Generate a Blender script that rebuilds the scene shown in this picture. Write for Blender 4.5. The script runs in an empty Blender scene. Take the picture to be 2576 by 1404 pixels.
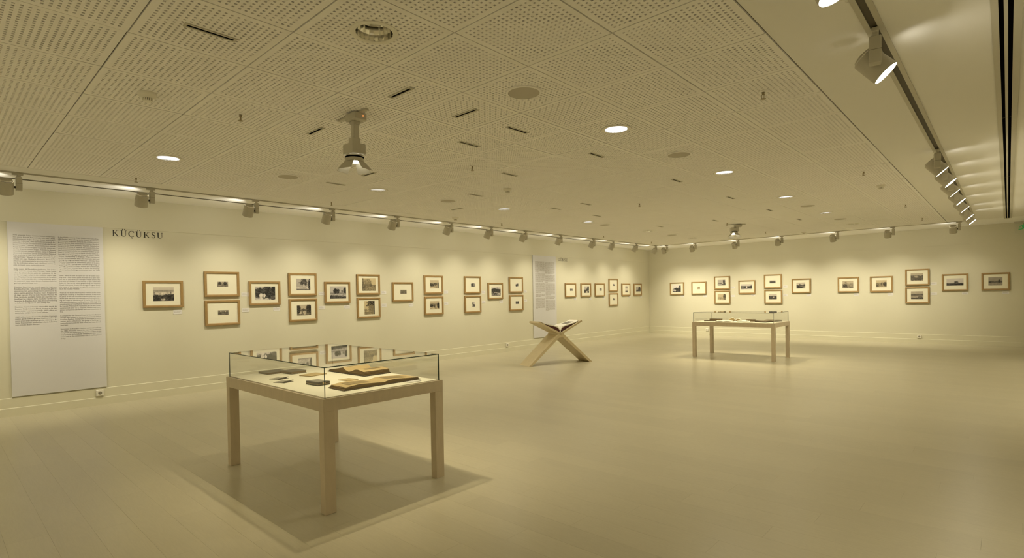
import bpy, math, random
from mathutils import Vector, Matrix
R = math.radians
S = bpy.context.scene
COL = S.collection
random.seed(7)

# ------------------------------------------------------------------ camera
H0, XL, YB, HC = 1.3539, -8.836, 16.371, 2.7593      # eye height, left wall, back wall, ceiling
XR, YF = 0.56, -1.6                                  # right wall and the wall behind the camera
cam = bpy.data.cameras.new('camera'); co = bpy.data.objects.new('camera', cam); COL.objects.link(co)
yaw, pitch, roll = -0.7441, -0.0127, -0.0181
fw = Vector((math.sin(yaw)*math.cos(pitch), math.cos(yaw)*math.cos(pitch), math.sin(pitch)))
rg = Vector((math.cos(yaw), -math.sin(yaw), 0)); up = rg.cross(fw)
r2 = rg*math.cos(roll) + up*math.sin(roll); u2 = -rg*math.sin(roll) + up*math.cos(roll)
co.matrix_world = Matrix(((r2.x, u2.x, -fw.x, 0), (r2.y, u2.y, -fw.y, 0), (r2.z, u2.z, -fw.z, H0), (0, 0, 0, 1)))
cam.sensor_width = 36.0; cam.lens = 36.0*1356.33/2576; cam.shift_y = (759.32-702)/2576
cam.clip_start = 0.05; cam.clip_end = 100
S.camera = co

# ------------------------------------------------------------------ world, exposure, light levels
w = bpy.data.worlds.new('world'); S.world = w; w.use_nodes = True
w.node_tree.nodes['Background'].inputs[0].default_value = (1, .85, .6, 1)
w.node_tree.nodes['Background'].inputs[1].default_value = 0.02
S.view_settings.view_transform = 'Standard'; S.view_settings.look = 'None'
S.view_settings.gamma = 1.0; S.view_settings.use_curve_mapping = False
S.view_settings.exposure = 0.30
S.cycles.diffuse_bounces = 5; S.cycles.max_bounces = 10; S.cycles.transparent_max_bounces = 16
S.cycles.sample_clamp_indirect = 4.0
S.cycles.caustics_reflective = False; S.cycles.caustics_refractive = False
WARM = (1.0, 0.91, 0.68)
COOL = (1.0, 0.91, 0.68)
P_LEFT, P_BACK, P_RIGHT, P_PROJ, P_DOWN = 58.0, 112.0, 52.0, 130.0, 80.0
P_FRONT_FILL = 84.0  # power of the added unseen fill spots
P_SPILL = 2.6

# ------------------------------------------------------------------ materials
MATS = {}
def mat(name, color, rough=.6, metal=0.0, var=.04, scale=6.0, emit=None, strength=1.0, stretch=None, bump=0.0, spec=None):
    if name in MATS: return MATS[name]
    m = bpy.data.materials.new(name); m.use_nodes = True
    nt = m.node_tree; b = nt.nodes['Principled BSDF']
    b.inputs['Roughness'].default_value = rough; b.inputs['Metallic'].default_value = metal
    if spec is not None: b.inputs['Specular IOR Level'].default_value = spec
    g = nt.nodes.new('ShaderNodeNewGeometry')
    mp = nt.nodes.new('ShaderNodeMapping'); mp.inputs['Scale'].default_value = stretch or (1, 1, 1)
    nt.links.new(g.outputs['Position'], mp.inputs[0])
    n = nt.nodes.new('ShaderNodeTexNoise'); n.inputs['Scale'].default_value = scale; n.inputs['Detail'].default_value = 4
    nt.links.new(mp.outputs[0], n.inputs['Vector'])
    rmp = nt.nodes.new('ShaderNodeMapRange'); rmp.inputs[3].default_value = 1-var; rmp.inputs[4].default_value = 1+var
    nt.links.new(n.outputs['Fac'], rmp.inputs[0])
    mx = nt.nodes.new('ShaderNodeVectorMath'); mx.operation = 'SCALE'; mx.inputs[0].default_value = color[:3]
    nt.links.new(rmp.outputs[0], mx.inputs['Scale']); nt.links.new(mx.outputs[0], b.inputs['Base Color'])
    if bump:
        bp = nt.nodes.new('ShaderNodeBump'); bp.inputs['Strength'].default_value = bump; bp.inputs['Distance'].default_value = .002
        nt.links.new(n.outputs['Fac'], bp.inputs['Height']); nt.links.new(bp.outputs[0], b.inputs['Normal'])
    if emit:
        b.inputs['Emission Color'].default_value = (*emit, 1); b.inputs['Emission Strength'].default_value = strength
    MATS[name] = m
    return m

WALL = mat('wall_paint', (.66, .63, .49), .75, var=.012, scale=3)
CEILP = mat('ceiling_paint', (.84, .82, .77), .8, var=.01, scale=3)
STRIP = mat('ceiling_strip_lit_tone', (.93, .92, .89), .8, var=.01, scale=3)  # ceiling colour lightened to carry the light on the strips by the walls
TILE = mat('ceiling_tile_board', (.91, .885, .85), .8, var=.02, scale=2)
VOID = mat('ceiling_void', (.16, .135, .085), .9, var=.1)
BASEB = mat('baseboard_paint', (.68, .65, .50), .5, var=.012, scale=3)
TRIM = mat('trim_paint', (.655, .625, .485), .7, var=.012)
WOODT = mat('pale_birch', (.62, .525, .39), .45, var=.10, scale=9, stretch=(3, 3, 1), bump=.05)
WOODS = mat('pale_stand_wood', (.66, .56, .36), .45, var=.10, scale=8, stretch=(2, 2, 1), bump=.05)
FRAMEW = mat('ochre_frame_wood', (.33, .21, .08), .45, var=.12, scale=30)
MATB = mat('cream_mat_board', (.77, .735, .58), .8, var=.01)
PANELW = mat('text_panel_board', (.65, .64, .645), .7, var=.01)
INK = mat('print_ink', (.085, .075, .065), .7, var=.05)
INKB = mat('black_vinyl', (.025, .022, .015), .5, var=.05)
INKG = mat('pale_print_ink', (.40, .37, .34), .7, var=.05)
CARDW = mat('caption_card_white', (.72, .70, .68), .7, var=.02)
LAMPG = mat('lamp_enamel', (.52, .49, .41), .5, var=.02)
LAMPD = mat('lamp_dark_seam', (.06, .05, .035), .6)
RAILM = mat('rail_aluminium', (.52, .49, .40), .45, var=.02)
GROOVE = mat('rail_groove', (.07, .058, .035), .6)
BLACK = mat('slot_black', (.004, .0035, .003), 1.0, spec=0.0)
WHITEP = mat('white_plastic', (.80, .77, .68), .45, var=.01)
SPEAK = mat('speaker_mesh', (.50, .46, .38), .7, var=.05, scale=200)
CHROME = mat('reflector_metal', (.80, .78, .72), .10, metal=1.0, var=.12, scale=30, stretch=(3, 3, .05))
STEEL = mat('sprinkler_metal', (.36, .30, .19), .35, metal=.6)
DIFF = mat('downlight_glow', (.9, .9, .9), .5, emit=(.90, .92, 1.0), strength=1.35)
DIFFD = mat('downlight_dim_glow', (.9, .9, .9), .5, emit=(.95, .93, .9), strength=.45)
LENS = mat('lamp_lens_glow', (1, 1, 1), .4, emit=(1, .92, .72), strength=45)
LENSP = mat('projector_lens_glow', (1, 1, 1), .4, emit=(1, .96, .78), strength=7)
LED = mat('orange_led', (.9, .2, .05), .4, emit=(1, .25, .06), strength=2.0)
GREEN = mat('exit_green', (.03, .20, .05), .5, emit=(.03, .25, .05), strength=.35)
GEDGE = mat('glass_edge_green', (.03, .055, .04), .25, var=.05)
BOARDC = mat('display_board_cream', (.86, .83, .70), .7, var=.01)
LEATHER = mat('dark_leather', (.055, .042, .030), .55, var=.25, scale=40)
LEATHB = mat('brown_leather', (.10, .062, .030), .55, var=.25, scale=40)
GREYC = mat('grey_album_cloth', (.13, .11, .085), .7, var=.2, scale=40)
PAGEO = mat('aged_paper', (.56, .42, .21), .8, var=.12, scale=14)
PAGED = mat('aged_page_edges', (.21, .135, .055), .85, var=.25, scale=60, stretch=(.3, .3, 6))
PAGEW = mat('white_paper', (.88, .85, .76), .8, var=.02)
TANC = mat('tan_card', (.50, .38, .19), .75, var=.12, scale=30)
GREYP = mat('grey_photo_card', (.27, .25, .21), .6, var=.25, scale=60)
MAROON = mat('maroon_cover', (.07, .010, .012), .5, var=.1)
PHOTO_D = mat('album_photo_dark', (.16, .12, .07), .6, var=.5, scale=40)
PHOTO_O = mat('album_photo_olive', (.30, .22, .10), .6, var=.45, scale=30)
PHOTO_G = mat('book_plate_grey', (.22, .20, .17), .6, var=.6, scale=22)

def plank_mat():
    m = bpy.data.materials.new('pale_oak_laminate'); m.use_nodes = True; nt = m.node_tree; b = nt.nodes['Principled BSDF']
    b.inputs['Roughness'].default_value = .30; b.inputs['Specular IOR Level'].default_value = .42
    g = nt.nodes.new('ShaderNodeNewGeometry'); at = nt.nodes.new('ShaderNodeAttribute'); at.attribute_name = 'tone'
    off = nt.nodes.new('ShaderNodeVectorMath'); off.operation = 'SCALE'; off.inputs['Scale'].default_value = 37.0
    cb = nt.nodes.new('ShaderNodeCombineXYZ'); nt.links.new(at.outputs['Fac'], cb.inputs[0]); nt.links.new(at.outputs['Fac'], cb.inputs[2])
    nt.links.new(cb.outputs[0], off.inputs[0])
    ad = nt.nodes.new('ShaderNodeVectorMath'); ad.operation = 'ADD'
    nt.links.new(g.outputs['Position'], ad.inputs[0]); nt.links.new(off.outputs[0], ad.inputs[1])
    mp = nt.nodes.new('ShaderNodeMapping'); mp.inputs['Scale'].default_value = (1.2, 9, 1); nt.links.new(ad.outputs[0], mp.inputs[0])
    n1 = nt.nodes.new('ShaderNodeTexNoise'); n1.inputs['Scale'].default_value = 1.6; n1.inputs['Detail'].default_value = 3; n1.inputs['Distortion'].default_value = .6
    nt.links.new(mp.outputs[0], n1.inputs['Vector'])
    # cathedral grain: rings from the low frequency noise
    sn = nt.nodes.new('ShaderNodeMath'); sn.operation = 'MULTIPLY'; sn.inputs[1].default_value = 60
    nt.links.new(n1.outputs['Fac'], sn.inputs[0])
    si = nt.nodes.new('ShaderNodeMath'); si.operation = 'SINE'; nt.links.new(sn.outputs[0], si.inputs[0])
    mp2 = nt.nodes.new('ShaderNodeMapping'); mp2.inputs['Scale'].default_value = (6, 160, 1); nt.links.new(ad.outputs[0], mp2.inputs[0])
    n2 = nt.nodes.new('ShaderNodeTexNoise'); n2.inputs['Scale'].default_value = 1.0; n2.inputs['Detail'].default_value = 3
    nt.links.new(mp2.outputs[0], n2.inputs['Vector'])
    a = nt.nodes.new('ShaderNodeMath'); a.operation = 'MULTIPLY_ADD'; a.inputs[1].default_value = .016; a.inputs[2].default_value = .94
    nt.links.new(si.outputs[0], a.inputs[0])
    c = nt.nodes.new('ShaderNodeMath'); c.operation = 'MULTIPLY_ADD'; c.inputs[1].default_value = .08; nt.links.new(n2.outputs['Fac'], c.inputs[0]); nt.links.new(a.outputs[0], c.inputs[2])
    d = nt.nodes.new('ShaderNodeMath'); d.operation = 'MULTIPLY_ADD'; d.inputs[1].default_value = .06; nt.links.new(at.outputs['Fac'], d.inputs[0]); nt.links.new(c.outputs[0], d.inputs[2])
    v = nt.nodes.new('ShaderNodeVectorMath'); v.operation = 'SCALE'; v.inputs[0].default_value = FLOORC
    nt.links.new(d.outputs[0], v.inputs['Scale']); nt.links.new(v.outputs[0], b.inputs['Base Color'])
    bp = nt.nodes.new('ShaderNodeBump'); bp.inputs['Strength'].default_value = .06; bp.inputs['Distance'].default_value = .001
    nt.links.new(n2.outputs['Fac'], bp.inputs['Height']); nt.links.new(bp.outputs[0], b.inputs['Normal'])
    return m
FLOORC = (.505, .462, .335)
PLANK = plank_mat()

def glass_mat():
    m = bpy.data.materials.new('clear_glass'); m.use_nodes = True; nt = m.node_tree
    for n in list(nt.nodes): nt.nodes.remove(n)
    o = nt.nodes.new('ShaderNodeOutputMaterial'); mx = nt.nodes.new('ShaderNodeMixShader')
    t = nt.nodes.new('ShaderNodeBsdfTransparent'); t.inputs[0].default_value = (.972, .974, .966, 1)
    g = nt.nodes.new('ShaderNodeBsdfGlossy'); g.inputs['Roughness'].default_value = 0.0; g.inputs[0].default_value = (1, 1, 1, 1)
    lw = nt.nodes.new('ShaderNodeLayerWeight'); lw.inputs[0].default_value = .5      # facing = 1 - |cos|
    pw = nt.nodes.new('ShaderNodeMath'); pw.operation = 'POWER'; pw.inputs[1].default_value = 5.0
    ma = nt.nodes.new('ShaderNodeMath'); ma.operation = 'MULTIPLY_ADD'; ma.inputs[1].default_value = .96; ma.inputs[2].default_value = .04
    nt.links.new(lw.outputs['Facing'], pw.inputs[0]); nt.links.new(pw.outputs[0], ma.inputs[0])
    nt.links.new(ma.outputs[0], mx.inputs[0]); nt.links.new(t.outputs[0], mx.inputs[1]); nt.links.new(g.outputs[0], mx.inputs[2])
    nt.links.new(mx.outputs[0], o.inputs[0])
    return m
GLASS = glass_mat()

def print_mat():
    m = bpy.data.materials.new('photographic_print'); m.use_nodes = True; nt = m.node_tree; b = nt.nodes['Principled BSDF']
    a = nt.nodes.new('ShaderNodeAttribute'); a.attribute_name = 'picture'
    nt.links.new(a.outputs['Color'], b.inputs['Base Color']); b.inputs['Roughness'].default_value = .6
    return m
PRINT = print_mat()

# ------------------------------------------------------------------ mesh helpers
class MB:
    def __init__(s): s.v = []; s.f = []; s.m = []
    def add(s, vs, fs, mi=0):
        o = len(s.v); s.v += [tuple(p) for p in vs]
        for f in fs: s.f.append(tuple(i+o for i in f)); s.m.append(mi)
    def box(s, x0, x1, y0, y1, z0, z1, mi=0):
        s.add([(x0,y0,z0),(x1,y0,z0),(x1,y1,z0),(x0,y1,z0),(x0,y0,z1),(x1,y0,z1),(x1,y1,z1),(x0,y1,z1)],
              [(0,3,2,1),(4,5,6,7),(0,1,5,4),(1,2,6,5),(2,3,7,6),(3,0,4,7)], mi)
    def cbox(s, x0, x1, y0, y1, z0, z1, c=.004, mi=0):
        # box with chamfered edges
        vs = []; idx = {}
        for sx in (0, 1):
            for sy in (0, 1):
                for sz in (0, 1):
                    X, Y, Z = (x0, x1)[sx], (y0, y1)[sy], (z0, z1)[sz]
                    dx, dy, dz = (c, -c)[sx], (c, -c)[sy], (c, -c)[sz]
                    for k, p in enumerate(((X, Y+dy, Z+dz), (X+dx, Y, Z+dz), (X+dx, Y+dy, Z))):
                        idx[sx, sy, sz, k] = len(vs); vs.append(p)
        I = lambda *a: idx[a]
        fs = []
        for q in (0, 1):
            fs.append([I(q,0,0,0), I(q,1,0,0), I(q,1,1,0), I(q,0,1,0)][::(1 if q else -1)])
            fs.append([I(0,q,0,1), I(1,q,0,1), I(1,q,1,1), I(0,q,1,1)][::(-1 if q else 1)])
            fs.append([I(0,0,q,2), I(1,0,q,2), I(1,1,q,2), I(0,1,q,2)][::(1 if q else -1)])
        for a in (0, 1):
            for b in (0, 1):
                fl = 1 if (a ^ b) else -1
                fs.append([I(0,a,b,1), I(1,a,b,1), I(1,a,b,2), I(0,a,b,2)][::fl])
                fs.append([I(a,0,b,2), I(a,1,b,2), I(a,1,b,0), I(a,0,b,0)][::fl])
                fs.append([I(a,b,0,0), I(a,b,1,0), I(a,b,1,1), I(a,b,0,1)][::fl])
                for c_ in (0, 1):
                    t = [I(a,b,c_,0), I(a,b,c_,1), I(a,b,c_,2)]
                    fs.append(t if (a+b+c_) % 2 else t[::-1])
        s.add(vs, fs, mi)
    def lathe(s, prof, n=24, mi=0, M=None, cap0=False, cap1=False):
        # prof: list of (r, z); rotated about local z; M optional matrix
        vs = []; fs = []
        for r, z in prof:
            for k in range(n):
                a = 2*math.pi*k/n; p = Vector((r*math.cos(a), r*math.sin(a), z)); vs.append(M @ p if M else p)
        for i in range(len(prof)-1):
            for k in range(n):
                fs.append((i*n+k, i*n+(k+1) % n, (i+1)*n+(k+1) % n, (i+1)*n+k))
        if cap0: fs.append(tuple(range(n))[::-1])
        if cap1: fs.append(tuple((len(prof)-1)*n+k for k in range(n)))
        s.add(vs, fs, mi)
    def prism(s, poly, axis, a, b, mi=0):
        # poly of 2D points extruded along axis ('x','y','z') from a to b
        def P(p, t): return {'x': (t, p[0], p[1]), 'y': (p[0], t, p[1]), 'z': (p[0], p[1], t)}[axis]
        n = len(poly); vs = [P(p, a) for p in poly] + [P(p, b) for p in poly]
        fs = [tuple(range(n))[::-1], tuple(range(n, 2*n))] + [(i, (i+1) % n, n+(i+1) % n, n+i) for i in range(n)]
        s.add(vs, fs, mi)
    def mesh(s, name, mats, smooth=False):
        me = bpy.data.meshes.new(name); me.from_pydata(s.v, [], s.f)
        for m in (mats if isinstance(mats, (list, tuple)) else [mats]): me.materials.append(m)
        if any(s.m): me.polygons.foreach_set('material_index', s.m)
        if smooth:
            me.polygons.foreach_set('use_smooth', [True]*len(me.polygons))
            try: me.set_sharp_from_angle(angle=R(35))
            except Exception: pass
        me.update(); return me
    def build(s, name, mats, parent=None, smooth=False, loc=None):
        return link(name, s.mesh(name, mats, smooth), parent, loc)

def link(name, me, parent=None, loc=None):
    o = bpy.data.objects.new(name, me); COL.objects.link(o)
    if parent: o.parent = parent
    if loc: o.location = loc
    return o
def thing(name, label, cat, loc=(0, 0, 0), rotz=0.0, group=None):
    o = bpy.data.objects.new(name, None); COL.objects.link(o); o.empty_display_size = .05
    o.location = loc; o.rotation_euler = (0, 0, rotz); o['label'] = label; o['category'] = cat
    if group: o['group'] = group
    return o
def tag(o, label, cat, group=None):
    o['label'] = label; o['category'] = cat
    if group: o['group'] = group
    return o
def struct(o, label=None):
    o['kind'] = 'structure'
    if label: o['label'] = label
    return o
def dup(root, loc, rotz, label, group=None):
    r = root.copy(); COL.objects.link(r); r.location = loc; r.rotation_euler = (0, 0, rotz); r['label'] = label
    if group: r['group'] = group
    for ch in list(root.children):
        c = ch.copy(); COL.objects.link(c); c.parent = r
        for g in list(ch.children):
            d = g.copy(); COL.objects.link(d); d.parent = c
    return r
ORD = ['first', 'second', 'third', 'fourth', 'fifth', 'sixth', 'seventh', 'eighth', 'ninth', 'tenth', 'eleventh', 'twelfth', 'thirteenth']

# ------------------------------------------------------------------ walls
def wallbox(name, *b):
    m = MB(); m.box(*b); return struct(m.build(name, WALL))
wallbox('wall_left', XL-.12, XL, YF, YB+.12, -.05, HC+.15)
wallbox('wall_back', XL, XR, YB, YB+.12, -.05, HC+.15)
wallbox('wall_right', XR, XR+.12, YF, YB+.12, -.05, HC+.15)
wallbox('wall_front', XL-.12, XR+.12, YF-.12, YF, -.05, HC+.15)
def stepped(name, side):
    # two-step skirting: thick lower board to .10, thinner upper board to .222
    pr = [(0, 0), (.026, 0), (.026, .098), (.022, .103), (.013, .103), (.013, .217), (.009, .222), (0, .222)]
    m = MB()
    if side == 'left': m.prism([(XL+p, q) for p, q in pr], 'y', YF, YB)
    if side == 'back': m.prism([(YB-p, q) for p, q in pr][::-1], 'x', XL+.026, XR-.026)
    if side == 'right': m.prism([(XR-p, q) for p, q in pr], 'y', YF, YB)
    return struct(m.build(name, BASEB))
stepped('baseboard_left', 'left'); stepped('baseboard_back', 'back'); stepped('baseboard_right', 'right')
m = MB(); m.box(XL, XL+.006, YF, YB, 2.346, 2.418); struct(m.build('trim_1', TRIM), 'flat picture rail band high on the left wall')
m = MB(); m.box(XL+.006, XR, YB-.006, YB, 2.346, 2.418); struct(m.build('trim_2', TRIM), 'flat picture rail band high on the back wall')

# ------------------------------------------------------------------ floor of planks
m = MB(); m.box(XL, XR, YF, YB, -.06, -.012)
floor = struct(m.build('floor', mat('floor_underlay', (.30, .26, .18), .8)))
PW, PL = .187, 1.29
def project(x, y, z):
    d = Vector((x, y, z-H0)); q = d.dot(fw)
    if q < .1: return None
    return 1288+1356.33*d.dot(r2)/q, 759.32-1356.33*d.dot(u2)/q, q
planks = []
ny = int((YB-YF)/PW)+1
for j in range(ny):
    y0 = YF+j*PW; y1 = min(y0+PW, YB)
    x = XL-((j*0.437*PL) % PL)
    while x < XR:
        a, b = max(x, XL), min(x+PL, XR)
        if b-a > .02: planks.append((a, b, y0, y1, random.random()))
        x += PL
def seen(p):
    best = None
    for t in (0, .25, .5, .75, 1):
        q = project(p[0]+(p[1]-p[0])*t, (p[2]+p[3])/2, 0)
        if q and -20 < q[0] < 2596 and -20 < q[1] < 1424: best = min(best or 99, q[2])
    return best
vis = sorted((seen(p), i) for i, p in enumerate(planks) if seen(p))
near = set(i for _, i in vis[:296])
def plank_into(mb, p, g=.00015, c=.0004):
    a, b, y0, y1, t = p
    mb.add([(a+g, y0+g, -.011), (b-g, y0+g, -.011), (b-g, y1-g, -.011), (a+g, y1-g, -.011),
            (a+g, y0+g, -c), (b-g, y0+g, -c), (b-g, y1-g, -c), (a+g, y1-g, -c),
            (a+g+c, y0+g+c, 0), (b-g-c, y0+g+c, 0), (b-g-c, y1-g-c, 0), (a+g+c, y1-g-c, 0)],
           [(3,2,1,0), (0,1,5,4), (1,2,6,5), (2,3,7,6), (3,0,4,7), (4,5,9,8), (5,6,10,9), (6,7,11,10), (7,4,8,11), (8,9,10,11)])
def set_tone(me, vals):
    a = me.attributes.new('tone', 'FLOAT', 'FACE'); a.data.foreach_set('value', vals)
rest = MB(); rt = []
for i, p in enumerate(planks):
    if i in near:
        mb = MB(); plank_into(mb, p); me = mb.mesh('floor_plank', PLANK); set_tone(me, [p[4]]*10); link('floor_plank', me, floor)
    else:
        plank_into(rest, p); rt += [p[4]]*10
me = rest.mesh('floor_planks_beyond', PLANK); set_tone(me, rt); o = link('floor_planks_beyond', me, floor); o['kind'] = 'stuff'

# ------------------------------------------------------------------ ceiling: plaster border, void, perforated tiles
TX0, TX1, TY0, TY1 = -7.47, -.9685, -1.06, 14.69
m = MB()
m.box(XL, -7.79, YF, YB, HC, HC+.06, 1)                  # strip along the left wall, its extra light put into the colour
m.box(-7.79, XR, 15.03, YB, HC, HC+.06, 1)               # strip along the back wall, lightened the same way
m.box(-7.79, TX0, YF, 15.03, HC, HC+.06)
m.box(TX1+.007, XR, YF, 15.03, HC, HC+.06)
m.box(TX0, TX1, TY1, 15.03, HC, HC+.06)
m.box(TX0, TX1, YF, TY0, HC, HC+.06)
ceiling = struct(m.build('ceiling', [CEILP, STRIP]))
m = MB(); m.box(TX0-.05, TX1+.05, TY0-.05, TY1+.05, HC+.13, HC+.15); m.build('ceiling_void', VOID, ceiling)

def tile_mesh(wx, wy, hole_r=0.0, name='ceiling_tile'):
    # perforated board: 18 x 18 square holes, 12 mm, 30 mm pitch; lower face at z = 0
    G, HS, T = .0038, .0064, .012
    def cuts(lo, hi):
        c = [lo]
        for k in range(18):
            p = (k-8.5)*.030
            if p-HS > lo+.012 and p+HS < hi-.012: c += [p-HS, p+HS]
        return c+[hi]
    xs = cuts(-.3+G, -.3+wx-G); ys = cuts(-.3+G, -.3+wy-G)
    nx, ny_ = len(xs), len(ys); vs = [(x, y, 0) for y in ys for x in xs]; n0 = len(vs); vs += [(x, y, T) for y in ys for x in xs]
    fs = []
    solid = {}
    for j in range(ny_-1):
        for i in range(nx-1):
            hole = (i % 2 == 1 and j % 2 == 1)
            if hole_r:
                d = min(math.hypot(x, y) for x in (xs[i], xs[i+1]) for y in (ys[j], ys[j+1]))
                if d < hole_r: hole = True
            solid[i, j] = not hole
    for (i, j), s in solid.items():
        a, b, c, d = j*nx+i, j*nx+i+1, (j+1)*nx+i+1, (j+1)*nx+i
        if s:
            fs.append((d, c, b, a))
            for (di, dj, e) in ((0, -1, (a, b)), (1, 0, (b, c)), (0, 1, (c, d)), (-1, 0, (d, a))):
                if not solid.get((i+di, j+dj), False): fs.append((e[0], e[1], e[1]+n0, e[0]+n0))
    me = bpy.data.meshes.new(name); me.from_pydata(vs, [], fs); me.materials.append(TILE); me.update(); return me
DOWN = [(2, 0, 'off'), (2, 4, 'on'), (2, 8, 'on'), (2, 12, 'on'), (2, 16, 'on'), (2, 20, 'off'),
        (8, 0, 'on'), (8, 4, 'dim'), (8, 8, 'on'), (8, 12, 'on'), (8, 16, 'dim'), (8, 20, 'dim')]
def tc(i, j): return (-.9685-.3-.6*i, 1.9409-.6+.3+.6*j)   # centre of tile (column i from the right, row j)
down_ij = {(i, j) for i, j, _ in DOWN}
t_full = tile_mesh(.6, .6); t_hole = tile_mesh(.6, .6, .098); t_part = {}
for i in range(11):
    for j in range(-4, 23):
        cx, cy = tc(i, j)
        x0, x1 = cx-.3, cx+.3; y0, y1 = cy-.3, min(cy+.3, TY1)
        if y1-y0 < .05: continue
        wx = .6; ox = cx
        if x0 < TX0: wx = x1-TX0
        wy = y1-y0
        if wx > .599 and wy > .599: me = t_hole if (i, j) in down_ij else t_full
        else:
            k = (round(wx, 3), round(wy, 3))
            if k not in t_part: t_part[k] = tile_mesh(wx, wy)
            me = t_part[k]
        o = link('ceiling_tile', me, ceiling, (max(x0, TX0)+.3, y0+.3, HC+random.uniform(-.0006, .0014)))
        o.rotation_euler = (random.uniform(-.0022, .0022), random.uniform(-.0022, .0022), random.uniform(-.0015, .0015))

# ------------------------------------------------------------------ lighting tracks and slot diffusers
def track(name, p0, p1, label, cat='track', wd=.075, gr=.030, gaps=()):
    ax = 0 if abs(p1[0]-p0[0]) > abs(p1[1]-p0[1]) else 1
    L = p1[ax]-p0[ax]
    t = thing(name, label, cat, (p0[0], p0[1], HC), 0 if ax == 0 else math.pi/2)
    m = MB(); h = .007
    m.box(0, L, -wd/2, -gr/2, -h, 0); m.box(0, L, gr/2, wd/2, -h, 0)
    m.build('rail', RAILM, t)
    m = MB(); m.box(0, L, -gr/2, gr/2, -.0015, 0); m.build('groove', GROOVE, t)
    for a in gaps:
        m = MB(); m.box(a, a+.05, -gr/2, gr/2, -.006, -.0016); m.build('joiner', RAILM, t)
    return t
track('light_track', (-7.79, YF+.05), (-7.79, 15.0), 'long lighting track on the ceiling along the left wall', wd=.055)
track('light_track', (-7.72, 15.03), (-.62, 15.03), 'long lighting track on the ceiling along the back wall', wd=.055)
track('light_track', (-.523, YF+.05), (-.523, 14.2), 'wider ceiling track on the plain strip at the right with dark groove', wd=.085, gr=.034, gaps=(8.55,))
m = MB(); m.box(-8.215, -8.165, YF+.05, 15.1, HC-.003, HC); tag(m.build('slot_diffuser', GROOVE), 'thin dark air slot in the bright ceiling strip beside the left wall', 'vent')
t = thing('slot_diffuser', 'double black slot air diffuser in pale frame at the far right of the ceiling', 'vent', (0, 0, HC-.002))
m = MB(); X0 = -.060
for a, b in ((X0, X0+.030), (X0+.050, X0+.066), (X0+.087, X0+.122)): m.box(a, b, YF+.05, 15.16, -.005, 0)
m.box(X0+.030, X0+.087, 15.145, 15.16, -.005, 0); m.build('frame', RAILM, t)
for a, b in ((X0+.030, X0+.050), (X0+.066, X0+.087)):
    m = MB(); m.box(a, b, YF+.05, 15.145, -.0015, 0); m.build('slot', BLACK, t)
for y in (3.2, 6.1, 9.4):
    m = MB(); m.box(X0+.029, X0+.088, y, y+.004, -.0054, -.005); m.build('joint', GROOVE, t)

# ------------------------------------------------------------------ track spotlights
def spotlight_parts(tilt):
    # origin on the ceiling, faces local +Y, can hangs on the left (-X) of the stem
    parts = []
    m = MB(); m.cbox(-.055, .035, -.017, .017, -.030, -.006, .003); parts.append(('adapter', m.mesh('adapter', LAMPG)))
    m = MB(); m.lathe([(.017, -.05), (.017, -.028)], 12, cap0=True, cap1=True); parts.append(('swivel', m.mesh('swivel', LAMPG, True)))
    m = MB(); m.cbox(-.026, .026, -.028, .028, -.195, -.048, .004); m.box(-.0265, .0265, -.0285, .0285, -.122, -.1205, 1)
    parts.append(('gear_box', m.mesh('gear_box', [LAMPG, LAMPD])))
    ax = Vector((0, math.cos(R(tilt)), -math.sin(R(tilt))))
    cen = Vector((-.108, 0, -.160))
    M = Matrix.Translation(cen) @ ax.to_track_quat('Z', 'Y').to_matrix().to_4x4()
    m = MB()
    m.lathe([(.064, -.066), (.066, -.062), (.068, .010), (.069, .080), (.066, .080), (.064, .075)], 32, M=M)
    parts.append(('can', m.mesh('can', LAMPG, True)))
    m = MB(); m.lathe([(.0, -.083), (.046, -.083), (.053, -.080), (.055, -.072), (.055, -.066)], 32, M=M); parts.append(('rear_cap', m.mesh('rear_cap', LAMPG, True)))
    m = MB(); m.lathe([(.056, -.0685), (.063, -.067), (.063, -.0655)], 32, M=M); parts.append(('seam', m.mesh('seam', LAMPD)))
    m = MB(); m.lathe([(.012, -.055), (.012, -.024)], 12, M=Matrix.Translation(cen*0+Vector((0, 0, -.160))) @ Matrix.Rotation(R(90), 4, 'Y') @ Matrix.Identity(4), cap0=True, cap1=True)
    parts.append(('pivot', m.mesh('pivot', LAMPD)))
    m = MB(); m.lathe([(.0655, .079), (.0, .080)], 32, M=M); parts.append(('lens', m.mesh('lens', LENS)))
    return parts, M
SPOT = {}
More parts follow.
